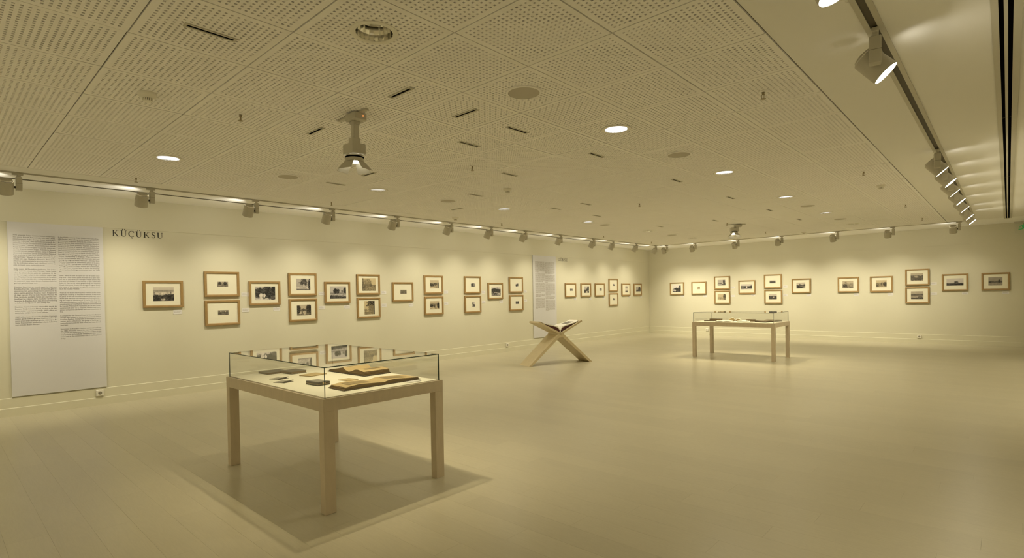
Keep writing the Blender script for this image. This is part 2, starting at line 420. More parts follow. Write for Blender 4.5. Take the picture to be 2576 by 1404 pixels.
def spotlight(x, y, rotz, label, group, power, tilt=60, cone=96, beam=58, blend=1.0, spill=1.0):
    if tilt not in SPOT: SPOT[tilt] = spotlight_parts(tilt)
    parts, M = SPOT[tilt]
    t = thing('track_spotlight', label, 'spotlight', (x, y, HC), rotz, group)
    for n, me in parts: link(n, me, t)
    l = bpy.data.lights.new('spot_beam', 'SPOT'); l.energy = power; l.color = WARM
    l.spot_size = R(cone); l.spot_blend = blend; l.shadow_soft_size = .045
    o = bpy.data.objects.new('spot_beam', l); COL.objects.link(o); o.parent = t
    ax = Vector((0, math.cos(R(beam)), -math.sin(R(beam))))
    o.matrix_local = Matrix.Translation(M @ Vector((0, 0, .085))) @ (-ax).to_track_quat('Z', 'Y').to_matrix().to_4x4()
    # weak spill from the vent at the upper rim of the can, onto the ceiling beside it
    l = bpy.data.lights.new('vent_spill', 'SPOT'); l.energy = P_SPILL*spill; l.color = (1, .94, .80); l.spot_size = R(120); l.spot_blend = 1; l.shadow_soft_size = .03
    o = bpy.data.objects.new('vent_spill', l); COL.objects.link(o); o.parent = t
    p = Vector((-.13, .095, -.150)); ax = Vector((-.30, .36, 0))-p
    o.matrix_local = Matrix.Translation(p) @ (-ax).to_track_quat('Z', 'Y').to_matrix().to_4x4()
    return t
LL = [(-.55, 'added just out of view at the left'), (.70, 'above the tall text panel nearest the camera'), (1.92, 'above the leftmost single framed photograph'), (3.18, 'above the gap after the first stacked pair of frames'),  # leftmost lamp is added out of view to brighten the near panel
      (4.35, 'above the second stacked pair of frames'), (5.57, 'above the third stacked pair of frames'), (6.80, 'above the fourth stacked pair, the street prints'),
      (7.88, 'above the gap left of the fifth stacked pair'), (8.95, 'above the single dark print between two stacked pairs'), (10.22, 'just left of the distant text panel'),
      (11.6, 'above the small lettering beside the distant text panel'), (12.52, 'above the second frame past the distant text panel'), (13.75, 'above the last stacked pair before the corner'), (14.9, 'nearest the far corner on the left track')]
for i, (y, d) in enumerate(LL):
    spotlight(-7.79, y, math.pi/2, 'grey left wall track spotlight '+d, 'spotlights on the left wall track', P_LEFT)
BL = [(-7.5, 'nearest the far corner on the back track'), (-6.62, 'above the tiny sepia print left of the first stack'), (-5.41, 'above the long dark landscape right of the first stack'), (-4.3, 'above the frame just right of the second stack'),
      (-3.04, 'above the two sepia landscapes'), (-1.93, 'above the last stacked pair of the back wall'), (-.76, 'above the last but one frame, rightmost on the back track')]
for i, (x, d) in enumerate(BL):
    spotlight(x, 15.03, 0, 'grey back wall track spotlight '+d, 'spotlights on the back wall track', P_BACK*(.38 if x > -1 else .85 if x > -2 else 1))
RL = [(2.36, 'glowing at the top edge of the photo', 66), (3.50, 'hanging alone, the largest one seen', 48), (6.98, 'first of the receding row of seven', 48), (7.83, 'second of the receding row of seven', 48),
      (8.72, 'third of the receding row of seven', 48), (9.70, 'fourth of the receding row of seven', 48), (10.75, 'fifth of the receding row of seven', 48), (12.0, 'sixth of the receding row of seven', 48), (12.9, 'last of the receding row, nearest the back wall', 48)]
for i, (y, d, tl) in enumerate(RL):
    spotlight(-.523, y, -math.pi/2+R((3, 11, 11, 4, 9.5, 4, 7, 3, 2)[i]), 'grey right track spotlight, '+d, 'spotlights on the right track', P_RIGHT, tilt=tl, beam=tl, spill=.28)

fill_track_y = -.50  # track and spots here are added unseen to bounce fill light forward
track('light_track', (-7.2, fill_track_y), (-.62, fill_track_y), 'added unseen track for fill spotlights along the front wall, behind the camera')
for i, x in enumerate((-6.6, -5.3, -4.0, -2.7, -1.4)):
    spotlight(x, fill_track_y, math.pi, 'added fill spotlight facing the front wall behind the camera, '+ORD[i]+' from the left wall', 'added fill spotlights behind the camera', P_FRONT_FILL, spill=0.5)

# ------------------------------------------------------------------ framing projectors with barn doors
def projector(x, y, label, stem=.21, rz=0.0, tilt=0.0, gain=1.0):
    t = thing('framing_projector', label, 'spotlight', (x, y, HC), rz)
    m = MB(); m.cbox(-.20, .20, -.016, .016, -.012, 0, .002); m.build('mounting_rail', RAILM, t)
    m = MB(); m.cbox(-.02, .115, -.052, .052, -.062, -.010, .004)
    bx = m.build('base_box', LAMPG, t)
    m = MB(); m.lathe([(.004, .0), (.004, .003), (.0, .003)], 10, M=Matrix.Translation((.1155, .02, -.032)) @ Matrix.Rotation(R(90), 4, 'Y')); m.build('indicator_light', LED, bx)
    m = MB(); m.cbox(.004, .064, -.030, .026, -.085, -.062, .003); m.cbox(.012, .058, -.024, .020, -.085-stem, -.083, .003); m.build('stem', LAMPG, t)
    zb = -.085-stem
    m = MB(); m.cbox(-.095, .045, -.035, .085, zb-.005, zb+.075, .006); m.cbox(.0, .06, -.040, .030, zb-.01, zb+.105, .004); m.build('lamp_body', LAMPG, t)
    cx, cy = -.025, .025
    dv = Matrix.Rotation(-rz, 3, 'Z') @ Vector((.5, -.86, 0))      # the head leans towards the case below it
    T = Matrix.Translation((cx, cy, zb-.005)) @ Matrix.Rotation(tilt, 4, Vector((dv.y, -dv.x, 0)))
    m = MB(); m.lathe([(.055, .0), (.062, -.002), (.062, -.014), (.055, -.016)], 32, M=T); m.build('top_collar', LAMPG, t, True)
    m = MB(); m.lathe([(.066, -.015), (.071, -.017), (.071, -.025), (.066, -.027)], 32, M=T); m.build('black_ring', BLACK, t, True)
    m = MB(); m.lathe([(.068, -.027), (.068, -.052), (.062, -.056), (.058, -.050)], 32, M=T); m.build('collar', LAMPG, t, True)
    m = MB(); m.lathe([(.0, -.044), (.030, -.044), (.058, -.050)], 32, M=T); m.build('lens', LENSP, t)
    for k in range(4):
        a = R(20+90*k); rm = T @ Matrix.Rotation(a, 4, 'Z')
        m = MB(); pts = []
        for q in (0, .003):
            for (u, v, wv) in ((-.040, .056+q, -.050), (.040, .056+q, -.050), (.062, .118+q, -.122), (-.062, .118+q, -.122)):
                pts.append(rm @ Vector((u, v, wv)))
        m.add(pts, [(0, 1, 2, 3), (7, 6, 5, 4), (0, 4, 5, 1), (1, 5, 6, 2), (2, 6, 7, 3), (3, 7, 4, 0)])
        m.build('barn_door', LAMPG, t)
    l = bpy.data.lights.new('projector_beam', 'SPOT'); l.energy = P_PROJ*gain; l.color = (1, .86, .55); l.spot_size = R(88); l.spot_blend = 1; l.shadow_soft_size = .025
    o = bpy.data.objects.new('projector_beam', l); COL.objects.link(o); o.parent = t; o.matrix_local = T @ Matrix.Translation((0, 0, -.057))
    return t
projector(-3.695, 2.245, 'pale ceiling projector with barn doors above the near glass case', gain=.82)
projector(-4.22, 11.58, 'small far ceiling projector with glowing barn doors above the far glass case', .06, R(35), R(16), 1.5)

# ------------------------------------------------------------------ ceiling fittings
def downlight(i, j, state, label):
    x, y = tc(i, j); t = thing('downlight', label, 'downlight', (x, y, HC), 0, 'recessed downlights')
    if 'ring' not in SPOT:
        m = MB(); m.lathe([(.096, .004), (.097, -.003), (.104, -.006), (.126, -.004), (.127, .0)], 40); SPOT['ring'] = m.mesh('trim_ring', WHITEP, True)
        m = MB(); m.lathe([(.097, -.002), (.094, .03), (.084, .07), (.06, .10), (.0, .108)], 22); SPOT['bowl'] = m.mesh('reflector', CHROME)
        m = MB(); m.lathe([(.093, .012), (.0, .014)], 40); SPOT['diff'] = m.mesh('diffuser', DIFF)
        m = MB(); m.lathe([(.093, .016), (.0, .018)], 40); SPOT['diffd'] = m.mesh('diffuser', DIFFD)
        m = MB()
        for s in (-1, 1): m.lathe([(.0, -.05), (.011, -.048), (.011, .05), (.0, .052)], 12, M=Matrix.Translation((s*.016, 0, .062)) @ Matrix.Rotation(R(90), 4, 'X'))
        SPOT['tube'] = m.mesh('lamp_tubes', WHITEP, True)
    link('trim_ring', SPOT['ring'], t); link('reflector', SPOT['bowl'], t)
    if state == 'off': link('lamp_tubes', SPOT['tube'], t)
    else: link('diffuser', SPOT['diff' if state == 'on' else 'diffd'], t)
    gain = {('on'): 1.0, 'dim': .8, 'off': 0}[state]*{(8, 0): .15, (2, 4): .85, (2, 20): 0}.get((i, j), 1.0)
    if gain:
        l = bpy.data.lights.new('downlight_beam', 'SPOT'); l.energy = P_DOWN*gain; l.color = COOL; l.spot_size = R(140); l.spot_blend = 1; l.shadow_soft_size = .08
        o = bpy.data.objects.new('downlight_beam', l); COL.objects.link(o); o.parent = t; o.location = (0, 0, -.01)
for k, (i, j, st) in enumerate(DOWN):
    row = 'right row of ceiling downlights' if i == 2 else 'left row of ceiling downlights'
    n = k % 6
    look = {'on': 'glowing white', 'off': 'unlit mirrored', 'dim': 'dim'}[st]
    downlight(i, j, st, f'{look} round recessed downlight, {ORD[n]} from the camera in the {row}')

sm = MB(); sm.lathe([(.0, -.006), (.108, -.006), (.112, -.005), (.112, 0)], 40); SPK = sm.mesh('grille', SPEAK, False)
sm = MB(); sm.lathe([(.110, -.0075), (.124, -.006), (.126, 0)], 40); SPR = sm.mesh('rim', TILE, True)
def speaker(i, j, label):
    x, y = tc(i, j); t = thing('ceiling_speaker', label, 'speaker', (x, y, HC), 0, 'round ceiling speakers')
    link('grille', SPK, t); link('rim', SPR, t)
for n, j in enumerate((2, 6, 14, 18)): speaker(2, j, f'flat round grey ceiling speaker, {ORD[n]} from the camera in the right downlight row')
for n, j in enumerate((2, 6, 13, 18)): speaker(8, j, f'flat round grey ceiling speaker, {ORD[n]} from the camera in the left downlight row')

a = MB(); a.lathe([(.056, 0), (.056, -.012), (.050, -.022), (.034, -.030), (.030, -.034)], 28); SB = a.mesh('base', WHITEP, True)
a = MB()
for k in range(16):
    an = 2*math.pi*k/16; rm = Matrix.Rotation(an, 4, 'Z')
    a.add([rm @ Vector(p) for p in ((.026, -.003, -.034), (.031, -.003, -.034), (.031, .003, -.034), (.026, .003, -.034), (.024, -.003, -.052), (.028, -.003, -.052), (.028, .003, -.052), (.024, .003, -.052))],
          [(0,3,2,1), (4,5,6,7), (0,1,5,4), (1,2,6,5), (2,3,7,6), (3,0,4,7)])
a.lathe([(.0, -.058), (.024, -.057), (.029, -.052), (.024, -.050)], 20); SH = a.mesh('sensor_head', WHITEP)
a = MB(); a.lathe([(.021, -.034), (.021, -.052)], 16); SC = a.mesh('sensor_core', LAMPD)
for i, j, d in ((5, -1, 'nearest the camera'), (6, 6, 'in the middle of the ceiling'), (10, 8, 'beside the left track'), (0, 12, 'near the right edge of the tiles'), (4, 22, 'by the back wall track')):
    x, y = tc(i, j); t = thing('smoke_detector', 'small white domed smoke detector '+d, 'smoke detector', (x, min(y, 14.55), HC), 0, 'ceiling smoke detectors')
    link('base', SB, t); link('sensor_head', SH, t); link('sensor_core', SC, t)

a = MB(); a.lathe([(.036, 0), (.034, -.004), (.014, -.006)], 24); KR = a.mesh('escutcheon', TILE, True)
a = MB(); a.lathe([(.009, 0), (.009, -.022), (.006, -.024)], 12); a.lathe([(.003, -.024), (.003, -.05)], 8)
a.box(-.012, -.009, -.002, .002, -.05, -.02); a.box(.009, .012, -.002, .002, -.05, -.02); KB = a.mesh('sprinkler_body', STEEL)
a = MB(); a.lathe([(.0, -.054), (.018, -.053), (.018, -.050), (.0, -.049)], 16); KD = a.mesh('deflector', STEEL)
rows = {5: 'middle row', 10: 'row by the left track', 0: 'right edge row'}
for i, js in ((5, (0, 4, 10, 16, 20)), (10, (0, 4, 10, 16, 20)), (0, (4, 10, 16, 20))):
    for n, j in enumerate(js):
        x, y = tc(i, j)
        t = thing('sprinkler', f'sprinkler head, {ORD[n]} from the camera in the {rows[i]}', 'sprinkler', (x, y, HC), 0, 'ceiling sprinklers')
        link('escutcheon', KR, t); link('sprinkler_body', KB, t); link('deflector', KD, t)

a = MB(); L_ = .113
for s in (-1, 1): a.box(-L_, L_, s*.011, s*.022, -.005, 0) if s > 0 else a.box(-L_, L_, -.022, -.011, -.005, 0)
a.box(-L_-.012, -L_, -.022, .022, -.005, 0); a.box(L_, L_+.012, -.022, .022, -.005, 0); PF = a.mesh('frame', RAILM)
a = MB(); a.box(-L_, L_, -.011, .011, -.0012, 0); PG = a.mesh('groove', BLACK)
SL = [(3, -1, 'y', 'large one nearest the camera'), (3, 1, 'x', 'just right of the near projector'), (3, 2, 'x', 'between near projector and largest speaker'), (5, 1, 'x', 'just left of the near projector'),
      (3, 3, 'y', 'two tiles past the largest speaker'), (4, 3, 'y', 'one tile left of the row past the largest speaker'), (3, 5, 'y', 'left of the brightest right-row downlight'),
      (7, 3, 'x', 'behind the near projector, slanting up to the right'), (8, 3, 'y', 'beside the dim downlight of the left row'), (5, 5, 'y', 'in mid ceiling past the middle sprinkler'),
      (7, 6, 'y', 'left of the mid ceiling smoke detector'), (9, 7, 'x', 'beside the smoke detector at the left track'), (7, 9, 'y', 'beyond the lit downlight of the left row'),
      (3, 8, 'y', 'left of the second lit right-row downlight'), (6, 9, 'y', 'at mid depth in front of a middle sprinkler'), (7, 11, 'y', 'next to the fourth left-row downlight'),
      (7, 15, 'y', 'far along the left, near the fifth downlight'), (5, 15, 'y', 'just in front of the far projector'), (3, 11, 'y', 'left of the third lit right-row downlight'),
      (3, 14, 'y', 'left of the far right-row speaker'), (3, 17, 'y', 'farthest along the right row')]
for i, j, axis, d in SL:
    x, y = tc(i, j)
    if (i, j) == (7, 3): x += .12
    if (i, j) == (9, 7): x += .12
    t = thing('ceiling_power_slot', 'short dark ceiling slot, '+d, 'power slot', (x, y, HC), 0 if axis == 'x' else math.pi/2, 'short power track slots')
    link('frame', PF, t); link('groove', PG, t)

# exit sign hanging by the back wall
t = thing('exit_sign', 'clear hanging exit sign with green running figure at the far right', 'exit sign', (.30, 16.22, HC))
m = MB(); m.box(-.20, .20, -.02, .02, -.03, 0); m.build('mounting_bar', RAILM, t)
m = MB(); m.box(-.19, .19, -.004, .004, -.26, -.03); m.build('clear_panel', GLASS, t)
m = MB()
def stroke(mb, pts, wd, y0=-.0065, y1=-.0045):
    for (a0, b0), (a1, b1) in zip(pts, pts[1:]):
        dx, dz = a1-a0, b1-b0; l = math.hypot(dx, dz); nx, nz = -dz/l*wd/2, dx/l*wd/2
        mb.prism([(a0+nx, b0+nz), (a0-nx, b0-nz), (a1-nx, b1-nz), (a1+nx, b1+nz)], 'y', y0, y1)
stroke(m, [(-.06, -.09), (-.045, -.15)], .035); stroke(m, [(-.045, -.15), (-.08, -.17), (-.13, -.172)], .018); stroke(m, [(-.045, -.15), (-.02, -.18), (-.025, -.21)], .018)
stroke(m, [(-.06, -.09), (-.095, -.10), (-.11, -.13)], .014); stroke(m, [(-.06, -.09), (-.02, -.10), (.005, -.085)], .014)
m.lathe([(.0, 0), (.015, 0), (.015, .002)], 12, M=Matrix.Translation((-.035, -.0045, -.06)) @ Matrix.Rotation(R(90), 4, 'X'))
stroke(m, [(.05, -.06), (.05, -.22)], .014); stroke(m, [(.05, -.06), (.14, -.06)], .014); stroke(m, [(.14, -.06), (.14, -.22)], .014)
m.build('running_figure', GREEN, t)

# ------------------------------------------------------------------ framed photographs
def vnoise(x, y, s):
    def h(i, j):
        n = math.sin(i*127.1+j*311.7+s*74.7)*43758.5453; return n-math.floor(n)
    i, j = math.floor(x), math.floor(y); u, v = x-i, y-j; u = u*u*(3-2*u); v = v*v*(3-2*v)
    return (h(i, j)*(1-u)+h(i+1, j)*u)*(1-v)+(h(i, j+1)*(1-u)+h(i+1, j+1)*u)*v
def picture(sp, seed):
    # sp: sky tone, horizon v, list of (kind, ...) layers, ground tone, sepia 0..1
    sky, hor, gnd, lay, sep = sp
    def f(u, v):
        n = vnoise(u*9, v*9, seed)-.5; n2 = vnoise(u*22, v*22, seed+3)-.5
        g = sky+.04*n-.08*(1-v) if v > hor else gnd+.22*n+.25*n2
        for L in lay:
            if L[0] == 'hill':      # base, amp, freq, tone
                if hor-.02 < v < L[1]+L[2]*(vnoise(u*L[3], 1.5, seed+9)-.5)*2: g = L[4]+.12*n2+.08*n
            elif L[0] == 'tree':    # cx, cy, rx, ry, tone
                d = ((u-L[1])/L[3])**2+((v-L[2])/L[4])**2
                if d < 1+.9*n2+.5*n: g = L[5]+.25*n2+.12*n
            elif L[0] == 'rect':
                if L[1] < u < L[2] and L[3] < v < L[4]: g = L[5]+.15*n2
            elif L[0] == 'slope':   # v below a line from (0,a) to (1,b)
                if v < L[1]+(L[2]-L[1])*u+.10*n+.08*n2: g = L[3]+.22*n2+.15*n
        g = max(.03, min(.85, g)); g = g**1.6
        return (g*(1+.02*sep), g*(.93-.10*sep), g*(.86-.38*sep), 1)
    return f
def print_mesh(wd, ht, sp, seed):
    nx, nz = 46, 34; vs = []; cs = []; fs = []; f = picture(sp, seed)
    for j in range(nz+1):
        for i in range(nx+1):
            u, v = i/nx, j/nz; vs.append(((u-.5)*wd, 0, (v-.5)*ht)); cs += list(f(u, v))
    for j in range(nz):
        for i in range(nx):
            a = j*(nx+1)+i; fs.append((a, a+1, a+nx+2, a+nx+1))
    me = bpy.data.meshes.new('print'); me.from_pydata(vs, [], fs); me.materials.append(PRINT)
    at = me.color_attributes.new('picture', 'FLOAT_COLOR', 'POINT'); at.data.foreach_set('color', cs); me.update(); return me
FR = {}
def frame_parts(wd, ht):
    k = (wd, ht)
    if k not in FR:
        m = MB(); prof = [(0, 0), (0, -.034), (.004, -.037), (.024, -.037), (.030, -.034), (.035, -.026), (.035, 0)]   # inset from outer edge, y
        cs = [(-1, -1), (1, -1), (1, 1), (-1, 1)]; n = len(prof); vs = []
        for sx, sz in cs:
            for p, y in prof: vs.append((sx*(wd/2-p), y, sz*(ht/2-p)))
        fs = []
        for c in range(4):
            d = (c+1) % 4
            for i in range(n-1): fs.append((c*n+i, c*n+i+1, d*n+i+1, d*n+i))
        m.add(vs, fs); mo = m.mesh('moulding', FRAMEW)
        m = MB(); m.box(-wd/2+.033, wd/2-.033, -.020, -.006, -ht/2+.033, ht/2-.033); ma = m.mesh('mat_board', MATB)
        FR[k] = (mo, ma)
    return FR[k]
ST = [('hill', .55, .05, 4, .25), ('tree', .22, .65, .16, .32, .10), ('tree', .72, .65, .16, .32, .10), ('rect', .48, .515, 0, 1, .12)]
FRAMES = [
 # code, wall, centre u, band, print u0,u1,z0,z1, picture spec, label
 ('F1', 'l', 2.28, 'm', 2.155, 2.41, 1.358, 1.554, (.68, .60, .66, [('rect', 0, 1, .66, .80, .47), ('slope', .42, .50, .13), ('tree', .05, .55, .02, .14, .3), ('tree', .85, .55, .03, .12, .25), ('tree', .47, .08, .1, .08, .6)], .35), 'wooden frame with misty bay above dark foliage, leftmost on the left wall'),
 ('F2t', 'l', 3.06, 'u', 2.993, 3.145, 1.559, 1.636, (.55, .55, .38, ST, .5), 'wooden frame with small stereo pair of dark trees, upper of the first stack'),
 ('F2b', 'l', 3.06, 'd', 2.991, 3.141, 1.127, 1.201, (.42, .62, .30, [('tree', .25, .5, .2, .3, .22), ('tree', .75, .5, .2, .3, .22), ('rect', .48, .52, 0, 1, .1), ('tree', .28, .75, .06, .14, .6), ('tree', .72, .75, .06, .14, .6)], .5), 'wooden frame with small round-cornered stereo view, lower of the first stack'),
 ('F3', 'l', 3.70, 'm', 3.548, 3.865, 1.343, 1.563, (.62, .55, .30, [('tree', .2, .55, .28, .35, .10), ('tree', .65, .6, .3, .5, .12), ('tree', .95, .7, .12, .4, .05), ('tree', .28, .3, .08, .2, .75), ('tree', .45, .35, .06, .15, .8), ('slope', .12, .10, .72), ('tree', .88, .12, .12, .14, .22)], .1), 'wooden frame with large dark tree and pale figures print, between the first two stacks'),
 ('F4t', 'l', 4.336, 'u', 4.226, 4.47, 1.501, 1.694, (.60, .30, .62, [('tree', .55, .65, .25, .35, .20), ('tree', .95, .5, .12, .5, .12), ('tree', .3, .64, .14, .05, .15), ('tree', .5, .3, .14, .3, .55), ('rect', 0, 1, 0, .08, .2)], .2), 'wooden frame with veranda under trees print, upper of the second stack'),
 ('F4b', 'l', 4.338, 'd', 4.225, 4.474, 1.071, 1.252, (.62, .35, .30, [('tree', .1, .55, .18, .42, .10), ('tree', .85, .6, .22, .45, .12), ('tree', .45, .45, .2, .2, .25), ('slope', .15, .2, .3), ('tree', .55, .25, .12, .16, .6), ('tree', .25, .25, .08, .12, .62)], .6), 'wooden frame with dark trees either side of pale crowd, lower of the second stack'),
 ('F5', 'l', 4.98, 'm', 4.834, 5.147, 1.344, 1.565, (.64, .42, .55, [('hill', .50, .03, 3, .40), ('tree', .33, .62, .13, .22, .09), ('tree', .48, .60, .11, .20, .09), ('tree', .94, .66, .12, .26, .09), ('tree', .76, .6, .08, .10, .30), ('slope', .28, .18, .16)], .0), 'wooden frame with two round dark trees in a meadow, between second and third stacks'),
 ('F6t', 'l', 5.614, 'u', 5.483, 5.774, 1.479, 1.716, (.70, .42, .38, [('tree', .4, .65, .28, .30, .42), ('tree', .05, .6, .08, .4, .32), ('hill', .5, .06, 3, .34), ('tree', .62, .45, .1, .12, .25)], 1.0), 'wooden frame with sepia spreading tree in a field, upper of the third stack'),
 ('F6b', 'l', 5.614, 'd', 5.519, 5.739, 1.038, 1.291, (.68, .20, .42, [('tree', .75, .85, .45, .25, .15), ('tree', .7, .45, .32, .35, .36), ('tree', .97, .4, .06, .6, .14), ('tree', .3, .65, .16, .05, .22), ('tree', .1, .3, .2, .12, .45)], 1.0), 'wooden frame with upright sepia tree and pavilion, lower of the third stack'),
 ('F7', 'l', 6.394, 'm', 6.333, 6.482, 1.417, 1.496, (.45, .5, .32, [('tree', .25, .5, .2, .4, .30), ('tree', .75, .5, .2, .4, .30), ('rect', .47, .53, 0, 1, .12)], .6), 'wooden frame with tiny brown stereo card on wide mat, alone between third and fourth stacks'),
 ('F8t', 'l', 7.170, 'u', 7.072, 7.308, 1.52, 1.694, (.66, .50, .50, [('hill', .68, .03, 4, .45), ('tree', .2, .42, .3, .18, .14), ('tree', .6, .5, .2, .16, .22), ('tree', .95, .4, .1, .35, .10), ('slope', .28, .0, .60)], .8), 'wooden frame with sepia village street, upper of the fourth stack'),
 ('F8b', 'l', 7.173, 'd', 7.071, 7.311, 1.083, 1.256, (.66, .55, .52, [('hill', .72, .03, 4, .42), ('tree', .15, .45, .22, .18, .12), ('tree', .5, .42, .06, .18, .14), ('tree', .9, .45, .14, .35, .10), ('slope', .22, .05, .62)], .8), 'wooden frame with sepia street and standing figures, lower of the fourth stack'),
 ('F9t', 'l', 8.285, 'u', 8.235, 8.371, 1.554, 1.638, (.66, .15, .35, [('tree', .4, .5, .45, .4, .14), ('tree', .65, .5, .1, .18, .6), ('rect', .9, 1, 0, 1, .7)], .1), 'wooden frame with tiny dark house print, upper of the fifth stack'),
 ('F9b', 'l', 8.287, 'd', 8.265, 8.347, 1.107, 1.219, (.70, .15, .25, [('tree', .3, .6, .25, .5, .12), ('tree', .75, .25, .3, .25, .18), ('tree', .65, .7, .2, .2, .75)], .1), 'wooden frame with tiny upright dark print, lower of the fifth stack'),
 ('F10', 'l', 9.013, 'm', 8.878, 9.184, 1.343, 1.551, (.74, .45, .25, [('hill', .78, .06, 3, .13), ('tree', .62, .92, .015, .12, .4), ('rect', .3, .75, .34, .40, .7), ('tree', .75, .18, .22, .1, .62), ('slope', .15, .1, .35)], .1), 'wooden frame with wooded hilltop above white houses, between fifth and sixth stacks'),
 ('F11t', 'l', 9.733, 'u', 9.715, 9.812, 1.558, 1.63, (.78, .1, .6, [('tree', .25, .4, .3, .4, .12), ('tree', .8, .6, .25, .5, .14)], .1), 'wooden frame with tiny dark thumbnail print, upper, left of the distant text panel'),
 ('F11b', 'l', 9.736, 'd', 9.704, 9.823, 1.13, 1.203, (.66, .1, .4, [('tree', .2, .5, .16, .45, .12), ('tree', .55, .45, .12, .45, .2), ('tree', .85, .5, .16, .45, .14)], .1), 'wooden frame with tiny triple dark print, lower, left of the distant text panel'),
 ('F12', 'l', 11.955, 'm', 11.931, 12.041, 1.433, 1.498, (.78, .2, .6, [('tree', .2, .5, .25, .5, .14), ('tree', .8, .5, .22, .5, .14), ('rect', .2, .8, .4, .6, .25)], .2), 'wooden frame with tiny bow-shaped dark print, first right of the distant text panel'),
 ('F13', 'l', 12.683, 'm', 12.589, 12.832, 1.374, 1.561, (.66, .15, .45, [('slope', .55, .25, .14), ('tree', .9, .7, .25, .35, .14), ('tree', .6, .5, .3, .14, .2), ('tree', .55, .12, .2, .14, .75)], .1), 'wooden frame with dark river valley print, second right of the distant text panel'),
 ('F14', 'l', 13.393, 'm', 13.374, 13.485, 1.43, 1.507, (.35, .5, .25, [('rect', .35, .75, .2, .8, .45), ('rect', 0, .25, 0, 1, .12), ('rect', .85, 1, 0, 1, .15)], .2), 'wooden frame with tiny dark square print, third right of the distant text panel'),
 ('F15t', 'l', 14.128, 'u', 14.106, 14.212, 1.575, 1.638, (.72, .1, .4, [('tree', .25, .4, .25, .5, .2), ('tree', .7, .35, .25, .35, .22)], .2), 'wooden frame with tiny grey print, upper of the stack nearest the far corner'),
 ('F15b', 'l', 14.128, 'd', 14.1, 14.219, 1.135, 1.2, (.72, .1, .4, [('tree', .2, .5, .2, .5, .22), ('tree', .7, .4, .22, .4, .24)], .3), 'wooden frame with tiny grey print, lower of the stack nearest the far corner'),
 ('F16', 'l', 14.86, 'm', 14.819, 14.968, 1.371, 1.56, (.66, .25, .28, [('tree', .5, .88, .5, .14, .42), ('rect', 0, 1, .28, .75, .74), ('tree', .5, .15, .5, .1, .25)], .3), 'wooden frame with two small prints one over the other, last but one before the corner'),
 ('F17', 'l', 15.588, 'm', 15.476, 15.767, 1.395, 1.55, (.62, .10, .42, [('slope', .1, .8, .24), ('tree', .75, .6, .22, .4, .2)], .1), 'wooden frame with dark tree mass print, nearest the far corner on the left wall'),
 ('G1', 'b', -7.836, 'm', -7.985, -7.704, 1.356, 1.586, (.85, .3, .40, [('slope', .42, .72, .16), ('tree', .25, .22, .22, .12, .75), ('tree', .9, .6, .14, .3, .10), ('tree', .75, .6, .05, .2, .65)], .0), 'wooden frame with bright sky and dark waterside houses, leftmost on the back wall'),
 ('G2', 'b', -7.111, 'm', -7.171, -7.073, 1.43, 1.511, (.62, .3, .52, [('tree', .7, .5, .3, .35, .42)], 1.0), 'wooden frame with tiny golden print on wide mat, second on the back wall'),
 ('G3t', 'b', -6.387, 'u', -6.516, -6.28, 1.528, 1.699, (.60, .28, .52, [('slope', .30, .55, .22), ('tree', .8, .65, .14, .4, .12), ('tree', .65, .4, .05, .2, .6), ('tree', .3, .2, .25, .06, .62)], .2), 'wooden frame with grey river bank print, upper of the first back wall stack'),
 ('G3b', 'b', -6.383, 'd', -6.521, -6.274, 1.08, 1.272, (.66, .30, .58, [('tree', .85, .55, .18, .42, .20), ('hill', .42, .05, 3, .36), ('tree', .85, .22, .15, .14, .3)], .9), 'wooden frame with pale sepia river bank print, lower of the first back wall stack'),
 ('G4', 'b', -5.658, 'm', -5.824, -5.512, 1.395, 1.547, (.70, .08, .40, [('hill', .66, .10, 3, .14), ('tree', .52, .42, .06, .2, .7), ('tree', .12, .35, .12, .2, .3), ('rect', 0, 1, 0, .1, .68)], .1), 'wooden frame with long dark hill print, alone between the two left back wall stacks'),
 ('G5t', 'b', -4.936, 'u', -5.023, -4.863, 1.554, 1.643, (.72, .1, .35, [('hill', .72, .14, 3, .20)], .2), 'wooden frame with small dark hill print, upper of the second back wall stack'),
 ('G5b', 'b', -4.93, 'd', -5.049, -4.836, 1.096, 1.249, (.66, .1, .35, [('hill', .62, .08, 4, .16), ('tree', .6, .4, .08, .12, .55), ('slope', .12, .1, .2)], .3), 'wooden frame with dark hillside houses print, lower of the second back wall stack'),
 ('G6', 'b', -4.202, 'm', -4.32, -4.1, 1.389, 1.554, (.66, .35, .62, [('hill', .58, .08, 4, .2), ('slope', .55, .05, .10), ('tree', .4, .62, .06, .18, .2), ('tree', .9, .55, .12, .16, .2)], .4), 'wooden frame with dark shore and bright water, just right of the second back wall stack'),
 ('G7', 'b', -3.081, 'm', -3.211, -2.967, 1.373, 1.564, (.62, .1, .55, [('hill', .62, .05, 5, .45), ('slope', .55, .12, .34), ('tree', .25, .35, .2, .22, .15), ('tree', .3, .75, .12, .12, .4)], .7), 'wooden frame with brown hilly landscape, first frame right of the wide gap'),
 ('G8', 'b', -2.36, 'm', -2.474, -2.247, 1.377, 1.56, (.66, .15, .62, [('hill', .68, .06, 5, .42), ('tree', .15, .3, .16, .25, .28), ('tree', .85, .45, .18, .3, .16), ('tree', .5, .45, .05, .18, .2)], .9), 'wooden frame with sepia figures and trees, second frame right of the wide gap'),
 ('G9t', 'b', -1.628, 'u', -1.758, -1.511, 1.516, 1.703, (.58, .1, .42, [('hill', .70, .06, 5, .24), ('tree', .45, .55, .16, .14, .5), ('slope', .30, .35, .2), ('slope', .12, .1, .5)], .6), 'wooden frame with hillside village print, upper of the rightmost stack'),
